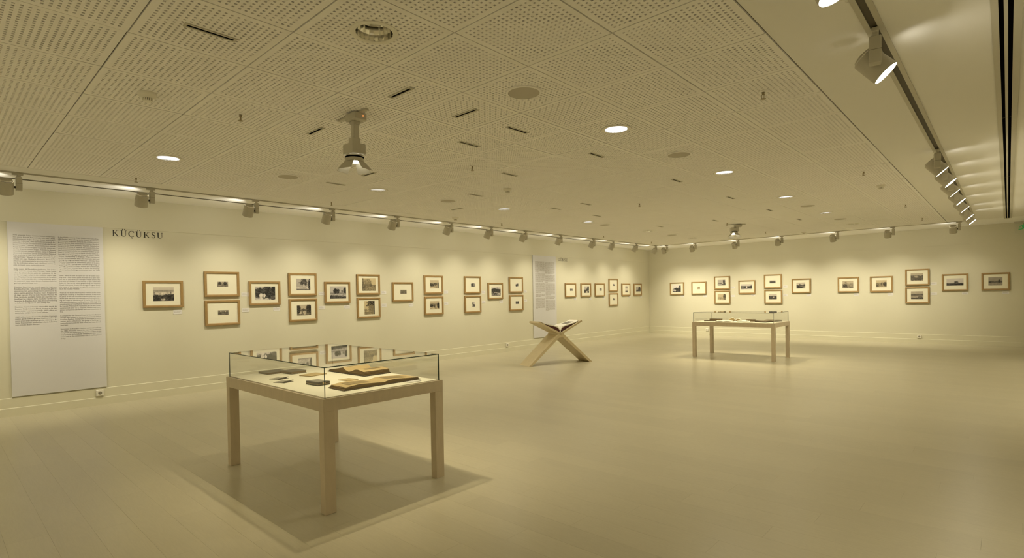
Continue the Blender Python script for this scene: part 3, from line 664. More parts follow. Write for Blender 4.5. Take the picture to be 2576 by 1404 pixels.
 ('G9b', 'b', -1.629, 'd', -1.756, -1.511, 1.073, 1.264, (.56, .1, .50, [('hill', .68, .04, 5, .24), ('rect', 0, 1, .2, .45, .48), ('slope', .1, .22, .18), ('tree', .75, .25, .2, .12, .25)], .5), 'wooden frame with village beyond pale water, lower of the rightmost stack'),
 ('G10', 'b', -.92, 'm', -1.074, -.765, 1.385, 1.552, (.70, .05, .4, [('hill', .36, .08, 6, .18), ('tree', .58, .45, .12, .22, .22), ('slope', .20, .30, .10)], .1), 'wooden frame with white sky over dark treetops, last but one on the back wall'),
 ('G11', 'b', -.212, 'm', -.331, -.094, 1.37, 1.557, (.50, .1, .46, [('hill', .58, .08, 3, .26), ('tree', .78, .5, .08, .2, .12), ('tree', .15, .4, .08, .12, .16), ('rect', 0, 1, 0, .35, .45)], .4), 'wooden frame with grey hill behind water, rightmost on the back wall')]
FPOS = {}
for n, (code, wl, u, band, a, b, z0, z1, sp, lab) in enumerate(FRAMES):
    if wl == 'l':
        wd, ht = .495, .380; zc = {'m': 1.455, 'u': 1.597, 'd': 1.162}[band]; loc = (XL, u, zc); rz = math.pi/2
    else:
        wd, ht = .478, .396; zc = {'m': 1.461, 'u': 1.607, 'd': 1.169}[band]; loc = (u, YB, zc); rz = 0
    t = thing('picture_frame', lab, 'picture frame', loc, rz, 'framed photographs on the '+('left wall' if wl == 'l' else 'back wall'))
    mo, ma = frame_parts(wd, ht); link('moulding', mo, t); link('mat_board', ma, t)
    me = print_mesh(b-a, z1-z0, sp, n*13+5); link('print', me, t, ((a+b)/2-u, -.0212, (z0+z1)/2-zc))

# caption cards
CAPS = [('F1', 'l', 2.404, 2.513, 1.162, 1.226), ('F2t', 'l', 3.344, 3.454, 1.406, 1.468), ('F2b', 'l', 3.344, 3.462, 1.16, 1.223), ('F3', 'l', 3.834, 3.949, 1.166, 1.222), ('F4t', 'l', 4.632, 4.734, 1.408, 1.471), ('F4b', 'l', 4.632, 4.74, 1.162, 1.22), ('F5', 'l', 5.113, 5.229, 1.164, 1.221), ('F6t', 'l', 5.907, 6.012, 1.412, 1.476), ('F6b', 'l', 5.908, 6.016, 1.168, 1.23), ('F7', 'l', 6.541, 6.656, 1.156, 1.222), ('F8t', 'l', 7.468, 7.579, 1.406, 1.474), ('F8b', 'l', 7.47, 7.572, 1.161, 1.228), ('F9t', 'l', 8.584, 8.692, 1.394, 1.463), ('F9b', 'l', 8.585, 8.689, 1.171, 1.235), ('F10', 'l', 9.16, 9.275, 1.169, 1.233), ('F11t', 'l', 10.037, 10.138, 1.402, 1.468), ('F11b', 'l', 10.043, 10.144, 1.171, 1.248), ('F12', 'l', 12.114, 12.239, 1.181, 1.238), ('F13', 'l', 12.853, 12.973, 1.178, 1.235), ('F14', 'l', 13.563, 13.687, 1.182, 1.241), ('F16', 'l', 15.027, 15.156, 1.183, 1.241), ('F17', 'l', 15.755, 15.882, 1.185, 1.243),
        ('G1', 'b', -7.706, -7.616, 1.189, 1.242), ('G2', 'b', -6.969, -6.881, 1.186, 1.237), ('G3t', 'b', -6.105, -6.017, 1.42, 1.492), ('G3b', 'b', -6.108, -6.014, 1.17, 1.242), ('G4', 'b', -5.532, -5.437, 1.193, 1.246), ('G5t', 'b', -4.66, -4.566, 1.418, 1.485), ('G5b', 'b', -4.662, -4.564, 1.174, 1.241), ('G6', 'b', -4.079, -3.961, 1.173, 1.239), ('G7', 'b', -2.968, -2.845, 1.173, 1.237), ('G8', 'b', -2.23, -2.123, 1.167, 1.232), ('G9t', 'b', -1.367, -1.256, 1.411, 1.479), ('G9b', 'b', -1.363, -1.254, 1.168, 1.231), ('G10', 'b', -.794, -.683, 1.171, 1.236), ('G11', 'b', -.095, .011, 1.173, 1.238)]
WHICH = {'F1': 'under the leftmost bay photograph', 'F2t': 'right of the upper frame of the first stack', 'F2b': 'right of the lower frame of the first stack', 'F3': 'under the large dark tree print', 'F4t': 'right of the veranda print', 'F4b': 'right of the lower frame of the second stack', 'F5': 'under the two round trees print', 'F6t': 'right of the sepia spreading tree', 'F6b': 'right of the upright sepia tree', 'F7': 'under the lone tiny stereo card', 'F8t': 'right of the upper village street', 'F8b': 'right of the lower village street', 'F9t': 'right of the tiny house print', 'F9b': 'right of the tiny upright print', 'F10': 'under the wooded hilltop print', 'F11t': 'right of the upper frame by the distant text panel', 'F11b': 'right of the lower frame by the distant text panel', 'F12': 'under the first frame past the distant text panel', 'F13': 'under the dark river valley print', 'F14': 'under the tiny dark square print', 'F16': 'under the frame with two small prints', 'F17': 'under the last left wall frame by the corner', 'G1': 'under the leftmost back wall frame', 'G2': 'under the tiny golden print', 'G3t': 'right of the grey river bank print', 'G3b': 'right of the pale sepia river bank', 'G4': 'under the long dark hill print', 'G5t': 'right of the small dark hill print', 'G5b': 'right of the hillside houses print', 'G6': 'under the dark shore print', 'G7': 'under the brown hilly landscape', 'G8': 'under the sepia figures print', 'G9t': 'right of the upper hillside village', 'G9b': 'right of the village beyond water', 'G10': 'under the dark treetops print', 'G11': 'under the rightmost back wall frame'}
for n, (code, wl, a, b, z0, z1) in enumerate(CAPS):
    wd, ht = .112, .062; u, z = (a+b)/2, (z0+z1)/2
    loc = (XL, u, z) if wl == 'l' else (u, YB, z)
    t = thing('caption_card', 'small pale caption card '+WHICH[code], 'caption card', loc, math.pi/2 if wl == 'l' else 0, 'caption cards beside the photographs')
    if 'card' not in FR:
        m = MB(); m.box(-wd/2, wd/2, -.004, 0, -ht/2, ht/2); FR['card'] = m.mesh('card', CARDW)
        m = MB(); rr = random.Random(3)
        for k, (zz, l) in enumerate(((.018, .05), (.008, .085), (0, .07), (-.008, .078))):
            x = -.046
            while x < -.046+l:
                q = min(rr.uniform(.006, .016), -.046+l-x+.002); m.box(x, x+q, -.0046, -.004, zz-.0018, zz+.0018); x += q+.003
        FR['ink'] = m.mesh('printed_text', INKG)
    link('card', FR['card'], t); link('printed_text', FR['ink'], t)

# ------------------------------------------------------------------ text panels and lettering
def text_lines(name, parent, lines, y0, y1, zt, pitch, size, x, material):
    # each printed line set with the built-in font, stretched to the column width
    vs, fs = [], []
    cu = bpy.data.curves.new('line', 'FONT'); cu.size = size; cu.resolution_u = 2
    ob = bpy.data.objects.new('line', cu); COL.objects.link(ob)
    for i, (s, full) in enumerate(lines):
        cu.body = s
        bpy.context.view_layer.update()
        me = bpy.data.meshes.new_from_object(ob.evaluated_get(bpy.context.evaluated_depsgraph_get()))
        if not me.vertices: continue
        xm = max(v.co.x for v in me.vertices); k = (y1-y0)/xm if full else min((y1-y0)/xm, .86*LK)
        o = len(vs)
        vs += [(x, y0+v.co.x*k, zt-i*pitch+v.co.y) for v in me.vertices]
        fs += [tuple(o+j for j in p.vertices) for p in me.polygons]
        bpy.data.meshes.remove(me)
    COL.objects.unlink(ob); bpy.data.objects.remove(ob)
    me = bpy.data.meshes.new(name); me.from_pydata(vs, [], fs); me.materials.append(material); me.update()
    return link(name, me, parent)
LK = 1.0
def para(txt):
    ls = txt.strip().split('\n'); return [(l.strip(), i < len(ls)-1) for i, l in enumerate(ls)]
TR = ["""XVII. yüzyılda Evliya Çelebi, Göksu mesiresin-
den sonra, Kandilli Bahçesi'nden söz eder. XVIII.
yüzyıl sonlarına doğru Eremya Çelebi de Küçüksu
Çayırı'na değinmez. 1800 tarihinde tamamladığı Pa-
yitaht İstanbul'un Tarihçesi isimli kitabında Sarraf
Hovhannesyan “...sahilde, Büyük Göksu'nun yanında
Küçük Göksu adı verilen güzel ve uzun bir akarsu var-
dır. Her iki yanda mandıra değişir. Ardından bu dereyatı
arasında bulunan padişah bahçesi, Sultan I. Mahmud
döneminde bozulunca, yerine Divitdar Emin Mehmed
Paşa tarafından (1749-1752) arasında gösterişli bir sa-
ray yapılmıştır.” diyerek ilk Küçüksu Kasrı'nın yapılı-
şından söz eder. Melling'in, Pinsent'in, Pertusier'in,
Allom'un ve Löwenhielm'in gravürlerinden tanıdığı-
mız bu muhteşem ahşap kasır Lale Devri sonrası ya-
pılan en önemli saray yapılarından biridir.""",
"""Daha sonra, III. Mustafa'nın başkadını, Şah Sultan
ve III. Selim'in annesi olan Mihrişah Valide Sultan
adına bu alanın denize yakın bir noktasına, III. Se-
lim bir namazgah sofası ve dört yüzlü bir çeşme yap-
tırır. Küçüksu Deresi boyunca uzanan su terazileri
ile daha üst kotlardaki dere ve kaynaklardan getiri-
len çeşmenin suyu, uzun dönem Küçüksu Çayırı'na
gezmeye gelenlere hayat verir.""",
"""Küçüksu Çayırı'nın en önemli yapısı hiç şüphesiz
Küçüksu Kasrı'dır. Abdülmecid döneminde giderek
oturulmaz hale gelen ahşap kasrın yıkılması ile bu
alana yapılan günümüz Küçüksu Kasrı, Boğaziçi'nin
ilk kâgir yapısıdır. Her ne kadar Kavalalı Mehmed Ali
Paşa tarafından padişaha hediye için yaptırılan Bey-
koz Kasrı'nın inşasına daha önceki bir tarihte baş-
lanmışsa da, Küçüksu Kasrı daha önce tamamlandığı
ve kullanıma alındığı için ilk olma özelliği taşır.""",
"""Küçüksu Kasrı'nın hemen arkasındaki alanda bir
Bostancı Ocağı bulunur. Mescit, karakol ve bir kah-
veden oluşan bu yapılar topluluğu 1950'li yılların or-
tasına kadar varlığını korur, sonra yıkılırlar.""",
"""1980'li yıllara kadar devam eden Küçüksu Çayırı gez-
meleri, gerek Göksu, gerekse Küçüksu vadileri bo-
yunca artan iskân nedeniyle günden düşmüş ve Bo-
ğaziçi Köprüsü'nün şantiye alanı olarak kullanılma-
sının ardından da yok olmuştur."""]
EN = ["""In the XVIIth century, Evliya Çelebi referred to Kan-
dilli Garden after talking about Göksu, by the time
of mountain he passed towards the XVIIIth century
Eremya Çelebi does not mention Küçüksu Meadow
either. In the book entitled, “Payitaht İstanbul'un
Tarihçesi” (History of İstanbul, the Capital of the Em-
pire) he completed in 1800, Hovhannesyan mentions
the construction of the first Küçüksu Pavilion as fol-
lows: “...on the bank next to Büyük (Great) Göksu is a
beautiful and sleeping place known as Küçük (small)
Göksu. Further away is inhabited. When the imperial
garden nestled between these two rivers was destroyed
during the reign of Sultan Mahmud I, Divitdar Emin
Mehmed Pasha built an ostentatious palace in its place
in 1749-1752.” Recognized from the engravings of
Melling, Pinsent, Pertusier, Allom, and Löwenhielm,
this magnificent wooden kasır is one of the most sig-
nificant palace buildings constructed after the Tulip
Era.""",
"""Later, Selim III built an open-air hall of public wor-
ship and a four-sided public fountain at a spot near
the sea in the name of Mihrişah Valide Sultan, the
first wife of Mustafa III and mother of Şah Sultan and
Selim III. Carried by water gauges along the Küçüksu
Creek from other creeks and springs on higher levels,
the water of the fountain brought life to those stroll-
ing in the Küçüksu Meadow.""",
"""There is no doubt that Küçüksu Pavilion is the most
significant building in Küçüksu Meadow. It was built
in place of the old wooden mansion that had worn
down and become increasingly uninhabitable dur-
ing the reign of Abdülmecid. It marks the first ma-
sonry building along the Bosphorus. Although the
construction of the Beykoz Pavilion commissioned
by Kavalalı Mehmed Ali Pasha as a gift for the Sultan
commenced prior to it, Küçüksu Pavilion was com-
pleted and put to use earlier and thus constitutes a
first.""",
"""A complex for the Corps of Imperial Guards (Bostancı
Ocağı) was located in the area immediately behind
Küçüksu Pavilion. Comprised of a mosque, a police
station, and a coffeehouse, this group of buildings re-
mained intact until the mid-1950s and was demol-
ished later.""",
"""Excursions to Küçüksu Meadow continued well into
the 1980s. However, due to the expanding settlements
along both the Göksu and the Küçüksu valleys, it lost
its popularity and gradually disappeared after having
been used as the construction site of the Bosphorus
Bridge."""]
def text_panel(name, label, y0, y1, z0, z1):
    t = thing(name, label, 'text panel', (0, 0, 0))
    m = MB(); m.box(XL+.0070, XL+.022, y0, y1, z0, z1); m.build('board', PANELW, t); return t
t = text_panel('text_panel', 'tall pale text panel with two columns of small print, nearest the camera', .675, 1.602, .235, 2.345)
xf = XL+.0228
row = 0; pitch = (2.187-1.095)/45
for pr in TR:
    ls = para(pr); text_lines('text_paragraph', t, ls, .722, 1.115, 2.182-row*pitch, pitch, .0205, xf, INK); row += len(ls)+1
row = 0; pitch = (2.187-.901)/53
for pr in EN:
    ls = para(pr); text_lines('text_paragraph', t, ls, 1.143, 1.558, 2.182-row*pitch, pitch, .0205, xf, INK); row += len(ls)+1
t = text_panel('text_panel', 'distant tall text panel with grey paragraphs, behind the wooden book stand', 10.375, 11.315, .25, 2.345)
def grey_para(y0, y1, za, zb, last):
    m = MB(); rr = random.Random(int(za*1000)); n = max(2, round((za-zb)/.0245)); p = (za-zb)/n
    for i in range(n):
        z = za-i*p; y = y0; end = y1 if i < n-1 else y0+(y1-y0)*last
        while y < end:
            q = min(rr.uniform(.02, .06), end-y); m.add([(xf, y, z-p*.60), (xf, y+q, z-p*.60), (xf, y+q, z), (xf, y, z)], [(0, 1, 2, 3)]); y += q+.010
    o = m.build('text_paragraph', INKG, t); o['kind'] = 'stuff'
zz = lambda v: 2.345-(v-75)/1270*2.095     # from the paragraph edges seen on the panel
for a, b, l in ((165, 340, .4), (355, 488, .8), (500, 660, .6), (672, 720, .6), (732, 905, .25)): grey_para(10.46, 10.835, zz(a), zz(b), l)
for a, b, l in ((172, 362, .9), (378, 500, .25), (512, 700, .55), (715, 760, .9), (770, 945, .35)): grey_para(10.865, 11.255, zz(a-4), zz(b-4), l)

def arc(cx, cy, rx, ry, a0, a1, w0, w1, n=22):
    # stroke along an ellipse; width w0 where the stroke runs vertical, w1 where horizontal
    L, Rr = [], []
    for i in range(n+1):
        a = R(a0+(a1-a0)*i/n); c, s = math.cos(a), math.sin(a); wd = w1+(w0-w1)*abs(c)**1.6
        L.append((cx+(rx+wd/2)*c, cy+(ry+wd/2)*s)); Rr.append((cx+(rx-wd/2)*c, cy+(ry-wd/2)*s))
    return [[L[i], L[i+1], Rr[i+1], Rr[i]] for i in range(n)]
def rect(x0, y0, x1, y1): return [[(x0, y0), (x1, y0), (x1, y1), (x0, y1)]]
def line(x0, y0, x1, y1, wd): return [[(x0-wd/2, y0), (x0+wd/2, y0), (x1+wd/2, y1), (x1-wd/2, y1)]]
SF, TH, TN = .05, .15, .06
def gl_U():
    p = rect(.12, .30, .12+TH, 1) + rect(.75, .30, .75+TN, 1) + rect(0, 1-SF, .38, 1) + rect(.62, 1-SF, .94, 1)
    n = 16; o, q = [], []
    for i in range(n+1):
        a = math.pi+math.pi*i/n; o.append((.46+.34*math.cos(a), .30+.32*math.sin(a))); q.append((.50+.25*math.cos(a), .30+.25*math.sin(a)))
    return p+[[o[i], o[i+1], q[i+1], q[i]] for i in range(n)], .98
def gl_K():
    return rect(.12, 0, .12+TH, 1)+rect(0, 0, .38, SF)+rect(0, 1-SF, .38, 1)+line(.24, .40, .74, 1, .065)+line(.80, 0, .40, .57, .15)+rect(.58, 1-SF, .92, 1)+rect(.62, 0, .98, SF), 1.0
def gl_C():
    return arc(.47, .5, .40, .475, 38, 322, TH, .05)+[[(.76, .98), (.80, .98), (.80, .68), (.765, .68)], [(.70, .86), (.78, .98), (.80, .70), (.765, .70)]], .88
def gl_G():
    return arc(.47, .5, .40, .475, 42, 318, TH, .05)+[[(.74, .98), (.78, .98), (.78, .70), (.745, .70)], [(.68, .88), (.76, .98), (.78, .72), (.745, .72)]]+rect(.72, .08, .72+TH*.9, .44)+rect(.58, .42, .95, .42+SF), .98
def gl_O(): return arc(.47, .5, .40, .475, 0, 360, TH, .05, 36), .94
def gl_S():
    P = [(.60, .80), (.50, .93), (.33, .965), (.17, .88), (.14, .72), (.26, .58), (.44, .47), (.57, .33), (.53, .14), (.38, .035), (.20, .05), (.09, .20)]
    W = [.03, .06, .06, .10, .12, .15, .16, .14, .11, .06, .05, .03]
    pts = []
    for i in range(len(P)-1):
        for k in range(4):
            t = k/4; p0, p1, p2, p3 = P[max(i-1, 0)], P[i], P[i+1], P[min(i+2, len(P)-1)]
            f = lambda a, b, c, d: .5*((2*b)+(-a+c)*t+(2*a-5*b+4*c-d)*t*t+(-a+3*b-3*c+d)*t**3)
            pts.append((f(p0[0], p1[0], p2[0], p3[0]), f(p0[1], p1[1], p2[1], p3[1]), W[i]*(1-t)+W[i+1]*t))
    pts.append((*P[-1], W[-1])); L, Q = [], []
    for i, (x, y, wd) in enumerate(pts):
        a, b = pts[max(i-1, 0)], pts[min(i+1, len(pts)-1)]; dx, dy = b[0]-a[0], b[1]-a[1]; l = math.hypot(dx, dy) or 1
        L.append((x-dy/l*wd/2, y+dx/l*wd/2)); Q.append((x+dy/l*wd/2, y-dx/l*wd/2))
    return [[L[i], L[i+1], Q[i+1], Q[i]] for i in range(len(pts)-1)]+rect(.60, .70, .635, .99)+rect(.07, .01, .105, .28), .70
def dots(cx): return [[(cx+s*.15+.07*math.cos(2*math.pi*k/14), 1.17+.07*math.sin(2*math.pi*k/14)) for k in range(14)] for s in (-1, 1)]
def cedilla(cx): return rect(cx-.02, -.10, cx+.03, .04)+arc(cx+.02, -.18, .085, .085, -130, 100, .07, .045, 12)
def title(word, label, y0, y1, zb, cap):
    t = thing('wall_lettering', label, 'lettering', (XL, y0, zb))
    gl = []
    for ch in word:
        b = {'K': gl_K, 'Ü': gl_U, 'U': gl_U, 'Ç': gl_C, 'S': gl_S, 'G': gl_G, 'Ö': gl_O}[ch](); pl, wd = b
        if ch in 'ÜÖ': pl = pl+dots(.47)
        if ch == 'Ç': pl = pl+cedilla(.47)
        gl.append((pl, wd))
    gap = .16; tot = sum(g[1] for g in gl)+gap*(len(gl)-1); k = (y1-y0)/tot; x = 0
    for pl, wd in gl:
        m = MB()
        for po in pl:
            ar = sum(po[i][0]*po[(i+1) % len(po)][1]-po[(i+1) % len(po)][0]*po[i][1] for i in range(len(po)))
            if ar < 0: po = po[::-1]
            m.prism([((x+p[0])*k, p[1]*cap) for p in po], 'x', .0005, .0025)
        m.build('letter', INKB, t); x += wd+gap
    return t
title('KÜÇÜKSU', 'large black serif lettering KÜÇÜKSU beside the near text panel', 1.706, 2.302, 2.243, .081)
title('GÖKSU', 'small dark serif lettering GÖKSU beside the distant text panel', 11.44, 11.87, 2.238, .078)

# ------------------------------------------------------------------ wall sockets
def socket(loc, rz, label):
    t = thing('wall_socket', label, 'socket', loc, rz, 'wall power sockets')
    if 'sk' not in FR:
        m = MB(); m.cbox(-.041, .041, -.030, 0, -.041, .041, .006); FR['sk'] = m.mesh('cover_plate', WHITEP)
        m = MB(); m.lathe([(.021, .0), (.021, .002), (.0, .002)], 24, M=Matrix.Translation((0, -.030, 0)) @ Matrix.Rotation(R(90), 4, 'X')); FR['sr'] = m.mesh('plug_recess', mat('socket_grey', (.30, .27, .20), .5))
        m = MB()
        for s in (-1, 1): m.lathe([(.0035, 0), (.0035, .0006), (0, .0006)], 8, M=Matrix.Translation((s*.0095, -.032, 0)) @ Matrix.Rotation(R(90), 4, 'X'))
        FR['sp'] = m.mesh('pin_holes', BLACK)
    link('cover_plate', FR['sk'], t); link('plug_recess', FR['sr'], t); link('pin_holes', FR['sp'], t)
socket((XL+.011, 1.523, .162), math.pi/2, 'white wall socket on the skirting below the near text panel')
socket((XL+.011, 9.375, .165), math.pi/2, 'white wall socket on the skirting left of the wooden book stand')
socket((-1.597, YB-.011, .160), 0, 'white wall socket on the skirting of the back wall at right')
socket((-6.864, YB-.011, .165), 0, 'white wall socket on the skirting behind the far glass case')

# ------------------------------------------------------------------ glass display cases
def display_case(x0, x1, y0, y1, label):
    zt, zl, lw, lwy = .725, .645, .062, .074
    t = thing('display_case', label, 'display case', ((x0+x1)/2, (y0+y1)/2, 0)); ox, oy = (x0+x1)/2, (y0+y1)/2
    a, b, c, d = x0-ox, x1-ox, y0-oy, y1-oy
    for xa in (a, b-lw):
        for ya in (c, d-lwy):
            m = MB(); m.cbox(xa, xa+lw, ya, ya+lwy, 0, zl+.0, .0015); m.build('leg', WOODT, t)
    def rail(poly):
        m = MB(); m.prism(poly, 'z', zl, zt); m.build('apron_rail', WOODT, t)
    g = .0006
    rail([(a+g, c), (b-g, c), (b-lw-g, c+lwy), (a+lw+g, c+lwy)]); rail([(b, c+g), (b, d-g), (b-lw, d-lwy-g), (b-lw, c+lwy+g)])
    rail([(b-g, d), (a+g, d), (a+lw+g, d-lwy), (b-lw-g, d-lwy)]); rail([(a, d-g), (a, c+g), (a+lw, c+lwy+g), (a+lw, d-lwy-g)])
    m = MB(); m.box(a+lw+.001, b-lw-.001, c+lwy+.001, d-lwy-.001, .69, .7255); m.box(a+.030, b-.030, c+.030, d-.030, .7255, .7285); m.build('display_board', BOARDC, t)
    # glass hood: four sides and a top, each a 6 mm pane with dark green edges
    i, T, zg = .018, .006, .923
    A, B, C_, D = a+i, b-i, c+i, d-i
    def pane(x0, x1, y0, y1, z0, z1, n):
        m = MB(); m.box(x0, x1, y0, y1, z0, z1); ax = {'x': 0, 'y': 1, 'z': 2}[n]
        for k in range(6):
            vs = [m.v[q] for q in m.f[k]]
            if len({round(v[ax], 5) for v in vs}) != 1: m.m[k] = 1
        m.build('glass_pane', [GLASS, GEDGE], t)
    pane(A, B, C_, C_+T, zt, zg-T, 'y'); pane(A, B, D-T, D, zt, zg-T, 'y')
    pane(A, A+T, C_+T, D-T, zt, zg-T, 'x'); pane(B-T, B, C_+T, D-T, zt, zg-T, 'x')
    pane(A, B, C_, D, zg-T, zg, 'z')
    return t
display_case(-4.73, -3.13, 1.655, 2.615, 'near square-legged pale wood display case with glass hood and open albums')
display_case(-4.845, -3.235, 10.785, 11.745, 'far pale wood display case with glass hood near the back wall')

# ------------------------------------------------------------------ things inside the cases
ZT = .7288
def quad_frame(o, u, v):
    return lambda p, q, z: (o[0]+u[0]*p+v[0]*q, o[1]+u[1]*p+v[1]*q, z)
def slab(name, pts, z0, z1, material, parent=None):
    m = MB(); m.prism(pts, 'z', z0, z1); return m.build(name, material, parent)
def rectp(cx, cy, wd, ht, ang):
    c, s = math.cos(ang), math.sin(ang)
    return [(cx+c*x-s*y, cy+s*x+c*y) for x, y in ((-wd/2, -ht/2), (wd/2, -ht/2), (wd/2, ht/2), (-wd/2, ht/2))]
def closed_book(name, label, cx, cy, wd, ht, th, ang, cover, pages, z=ZT, cat='book'):
    t = thing(name, label, cat, (cx, cy, z), ang)
    m = MB(); m.cbox(-wd/2, wd/2, -ht/2, ht/2, 0, .003, .001); m.cbox(-wd/2, wd/2, -ht/2, ht/2, th-.003, th, .001); m.cbox(-wd/2, -wd/2+.004, -ht/2, ht/2, .002, th-.002, .001); m.build('cover', cover, t)
    m = MB(); m.box(-wd/2+.004, wd/2-.004, -ht/2+.004, ht/2-.004, .003, th-.003); m.build('page_block', pages, t)
    return t
closed_book('closed_album', 'dark closed album at the left back of the near case, left of the pair', -4.600, 1.985, .165, .175, .016, R(3), GREYC, PAGED)
closed_book('closed_album', 'dark closed album overlapping another at the back of the near case, right of the pair', -4.452, 2.092, .165, .14, .020, R(6), GREYC, PAGED, ZT+.001)
closed_book('booklet', 'thin tan booklet lying behind the dark box in the near case', -4.185, 2.130, .135, .165, .007, R(14), TANC, PAGEO)
def photo_card(label, cx, cy, ang):
    t = thing('photo_card', label, 'photo card', (cx, cy, ZT), ang)
    n = 10; m = MB(); vs = []; fs = []
    for i in range(n+1):
        u = i/n; z = .002+.012*max(0, (u-.72)/.28)**1.5
        for y in (-.045, .045): vs += [(-.055+.11*u, y, z), (-.055+.11*u, y, z+.0015)]
    for i in range(n):
        a = i*4; b = a+4
        fs += [(a+1, b+1, b+3, a+3), (a, a+2, b+2, b), (a, b, b+1, a+1), (a+2, a+3, b+3, b+2)]
    fs += [(0, 1, 3, 2), (n*4, n*4+2, n*4+3, n*4+1)]
    m.add(vs, fs); m.build('card', GREYP, t)
    m = MB(); m.box(-.055, .055, -.045, .045, 0, .002); m.build('backing', GREYC, t)
photo_card('small grey photo card with curled edge, back one of two in the near case', -4.215, 1.862, R(20))
photo_card('small grey photo card with curled edge, front one of two in the near case', -4.018, 1.808, R(20))
t = thing('card_box', 'small dark slipcase box with pale label beside the front corner of the near case', 'box', (-3.700, 1.918, ZT), R(4))
m = MB(); m.cbox(-.080, .080, -.048, .048, 0, .026, .002); m.build('case', LEATHER, t)
m = MB(); m.box(-.070, .062, -.040, .040, .026, .0268); m.build('top_label', GREYP, t)
m = MB(); m.box(.080, .0808, -.012, .012, .006, .022); m.build('spine_label', PAGEO, t)
m = MB(); m.box(-.081, .081, -.0485, .0485, .0105, .0122); m.build('lid_seam', TANC, t)
slabc = slab('tan_card', rectp(-3.705, 2.165, .115, .100, R(8)), ZT, ZT+.004, TANC)
tag(slabc, 'small flat tan card lying between the two open albums of the near case', 'card')
slabc = slab('caption_card', rectp(-3.228, 2.415, .060, .105, R(4)), ZT, ZT+.003, CARDW)
tag(slabc, 'grey caption card lying at the right end inside the near case', 'caption card')

def open_album(name, label, loc, ang, half, depth, prof_l, prof_r, cover, paper, edge, leaves=5, photos=(), cat='album'):
    # spine along local Y, halves along -X and +X; prof = heights of the page tops at steps away from the spine
    t = thing(name, label, cat, (loc[0], loc[1], ZT), ang)
    m = MB()
    for s in (-1, 1): m.cbox(min(0, s*(half+.008)), max(0, s*(half+.008)), -depth/2-.006, depth/2+.006, 0, .006, .001)
    m.build('cover', cover, t)
    for s, pr in ((-1, prof_l), (1, prof_r)):
        n = len(pr)-1; k0 = .006
        for q in range(leaves):       # separate gatherings of leaves, slightly fanned
            lo, hi = q/leaves, (q+1)/leaves
            m = MB(); vs = []; fs = []; ex = half-.004*(q % 2)-.003*q*(.5 if s > 0 else 1)
            for i in range(n+1):
                x = s*ex*i/n; zt = k0+(pr[i]-k0)*hi-.0006; zb = k0+(pr[i]-k0)*lo
                for y in (-depth/2+.002*(q % 2), depth/2-.002*(q % 2)): vs += [(x, y, zb), (x, y, zt)]
            for i in range(n):
                a = i*4; b = a+4
                fs += [(a+1, b+1, b+3, a+3), (a, a+2, b+2, b), (a, b, b+1, a+1), (a+2, a+3, b+3, b+2)]
            fs += [(0, 1, 3, 2), (n*4, n*4+2, n*4+3, n*4+1)]
            if s < 0: fs = [f[::-1] for f in fs]
            m.add(vs, fs); mi = []
            for f in m.f:
                top = all((v % 2) == 1 for v in f); mi.append(0 if (top and q == leaves-1) else 1)
            m.m = mi; m.build('page_gathering', [paper, edge], t)
        for (x0, x1, y0, y1, mt) in [p[1:] for p in photos if p[0] == s]:
            m = MB(); vs = []; fs = []; N = 8
            for i in range(N+1):
                x = x0+(x1-x0)*i/N; f = min(.999, x/half)*n; k = int(f); z = pr[k]+(pr[k+1]-pr[k])*(f-k)+.0006
                vs += [(s*x, y0, z), (s*x, y1, z)]
            for i in range(N): fs.append((2*i, 2*i+2, 2*i+3, 2*i+1)[::s])
            m.add(vs, fs); m.build('mounted_photo', mt, t)
    return t
open_album('open_album', 'long open album with brown pages at the front right of the near case', (-3.378, 2.198), R(90), .312, .20, [.020, .024, .027, .030, .032, .028, .022], [.020, .030, .032, .029, .025, .022, .019], LEATHB, PAGEO, PAGED, 4,
           [(-1, .07, .25, -.055, .055, PHOTO_O), (1, .06, .24, -.05, .06, PHOTO_O)])
open_album('open_album', 'thick open album with warped splayed pages at the back right of the near case', (-4.02, 2.448), R(2), .265, .245, [.030, .052, .044, .036, .030, .026, .020], [.030, .022, .030, .044, .048, .043, .036], LEATHER, PAGEO, PAGED, 6,
           [(1, .05, .20, -.07, .08, PHOTO_O), (-1, .05, .16, -.06, .06, PHOTO_D)])

# far case contents
closed_book('closed_book', 'thin dark book at the left front of the far case', -4.62, 11.18, .22, .20, .014, R(10), LEATHER, PAGED)
closed_book('closed_book', 'dark closed book behind the white pages in the far case', -4.66, 11.58, .24, .12, .030, R(-4), LEATHER, PAGED)
open_album('open_book', 'open book with white pages at the left front of the far case', (-4.29, 11.10), R(8), .15, .22, [.006, .016, .018, .016, .012], [.006, .016, .018, .016, .012], GREYC, PAGEW, PAGEW, 2, cat='book')
t = open_album('open_book', 'bright lit open book with splayed cream pages in the middle of the far case', (-4.20, 11.45), R(20), .12, .19, [.008, .055, .062, .056, .045], [.008, .046, .048, .036, .022], LEATHB, PAGEW, PAGEO, 4, cat='book')
closed_book('booklet', 'small white booklet in front of the bright open book in the far case', -4.09, 11.02, .14, .18, .006, R(12), PAGEW, PAGEW)
closed_book('booklet', 'white booklet leaning over the dark books in the far case', -3.99, 11.28, .20, .16, .010, R(6), PAGEW, PAGEW)
closed_book('closed_book', 'thick dark book behind the white booklet in the far case', -3.93, 11.57, .15, .12, .030, R(-8), LEATHB, PAGED)
closed_book('closed_book', 'small dark book right of the white booklet in the far case', -3.79, 11.36, .15, .17, .022, R(12), LEATHER, PAGED)
closed_book('booklet', 'white booklet at the centre front of the far case', -3.78, 11.00, .19, .15, .008, R(4), PAGEW, PAGEW)
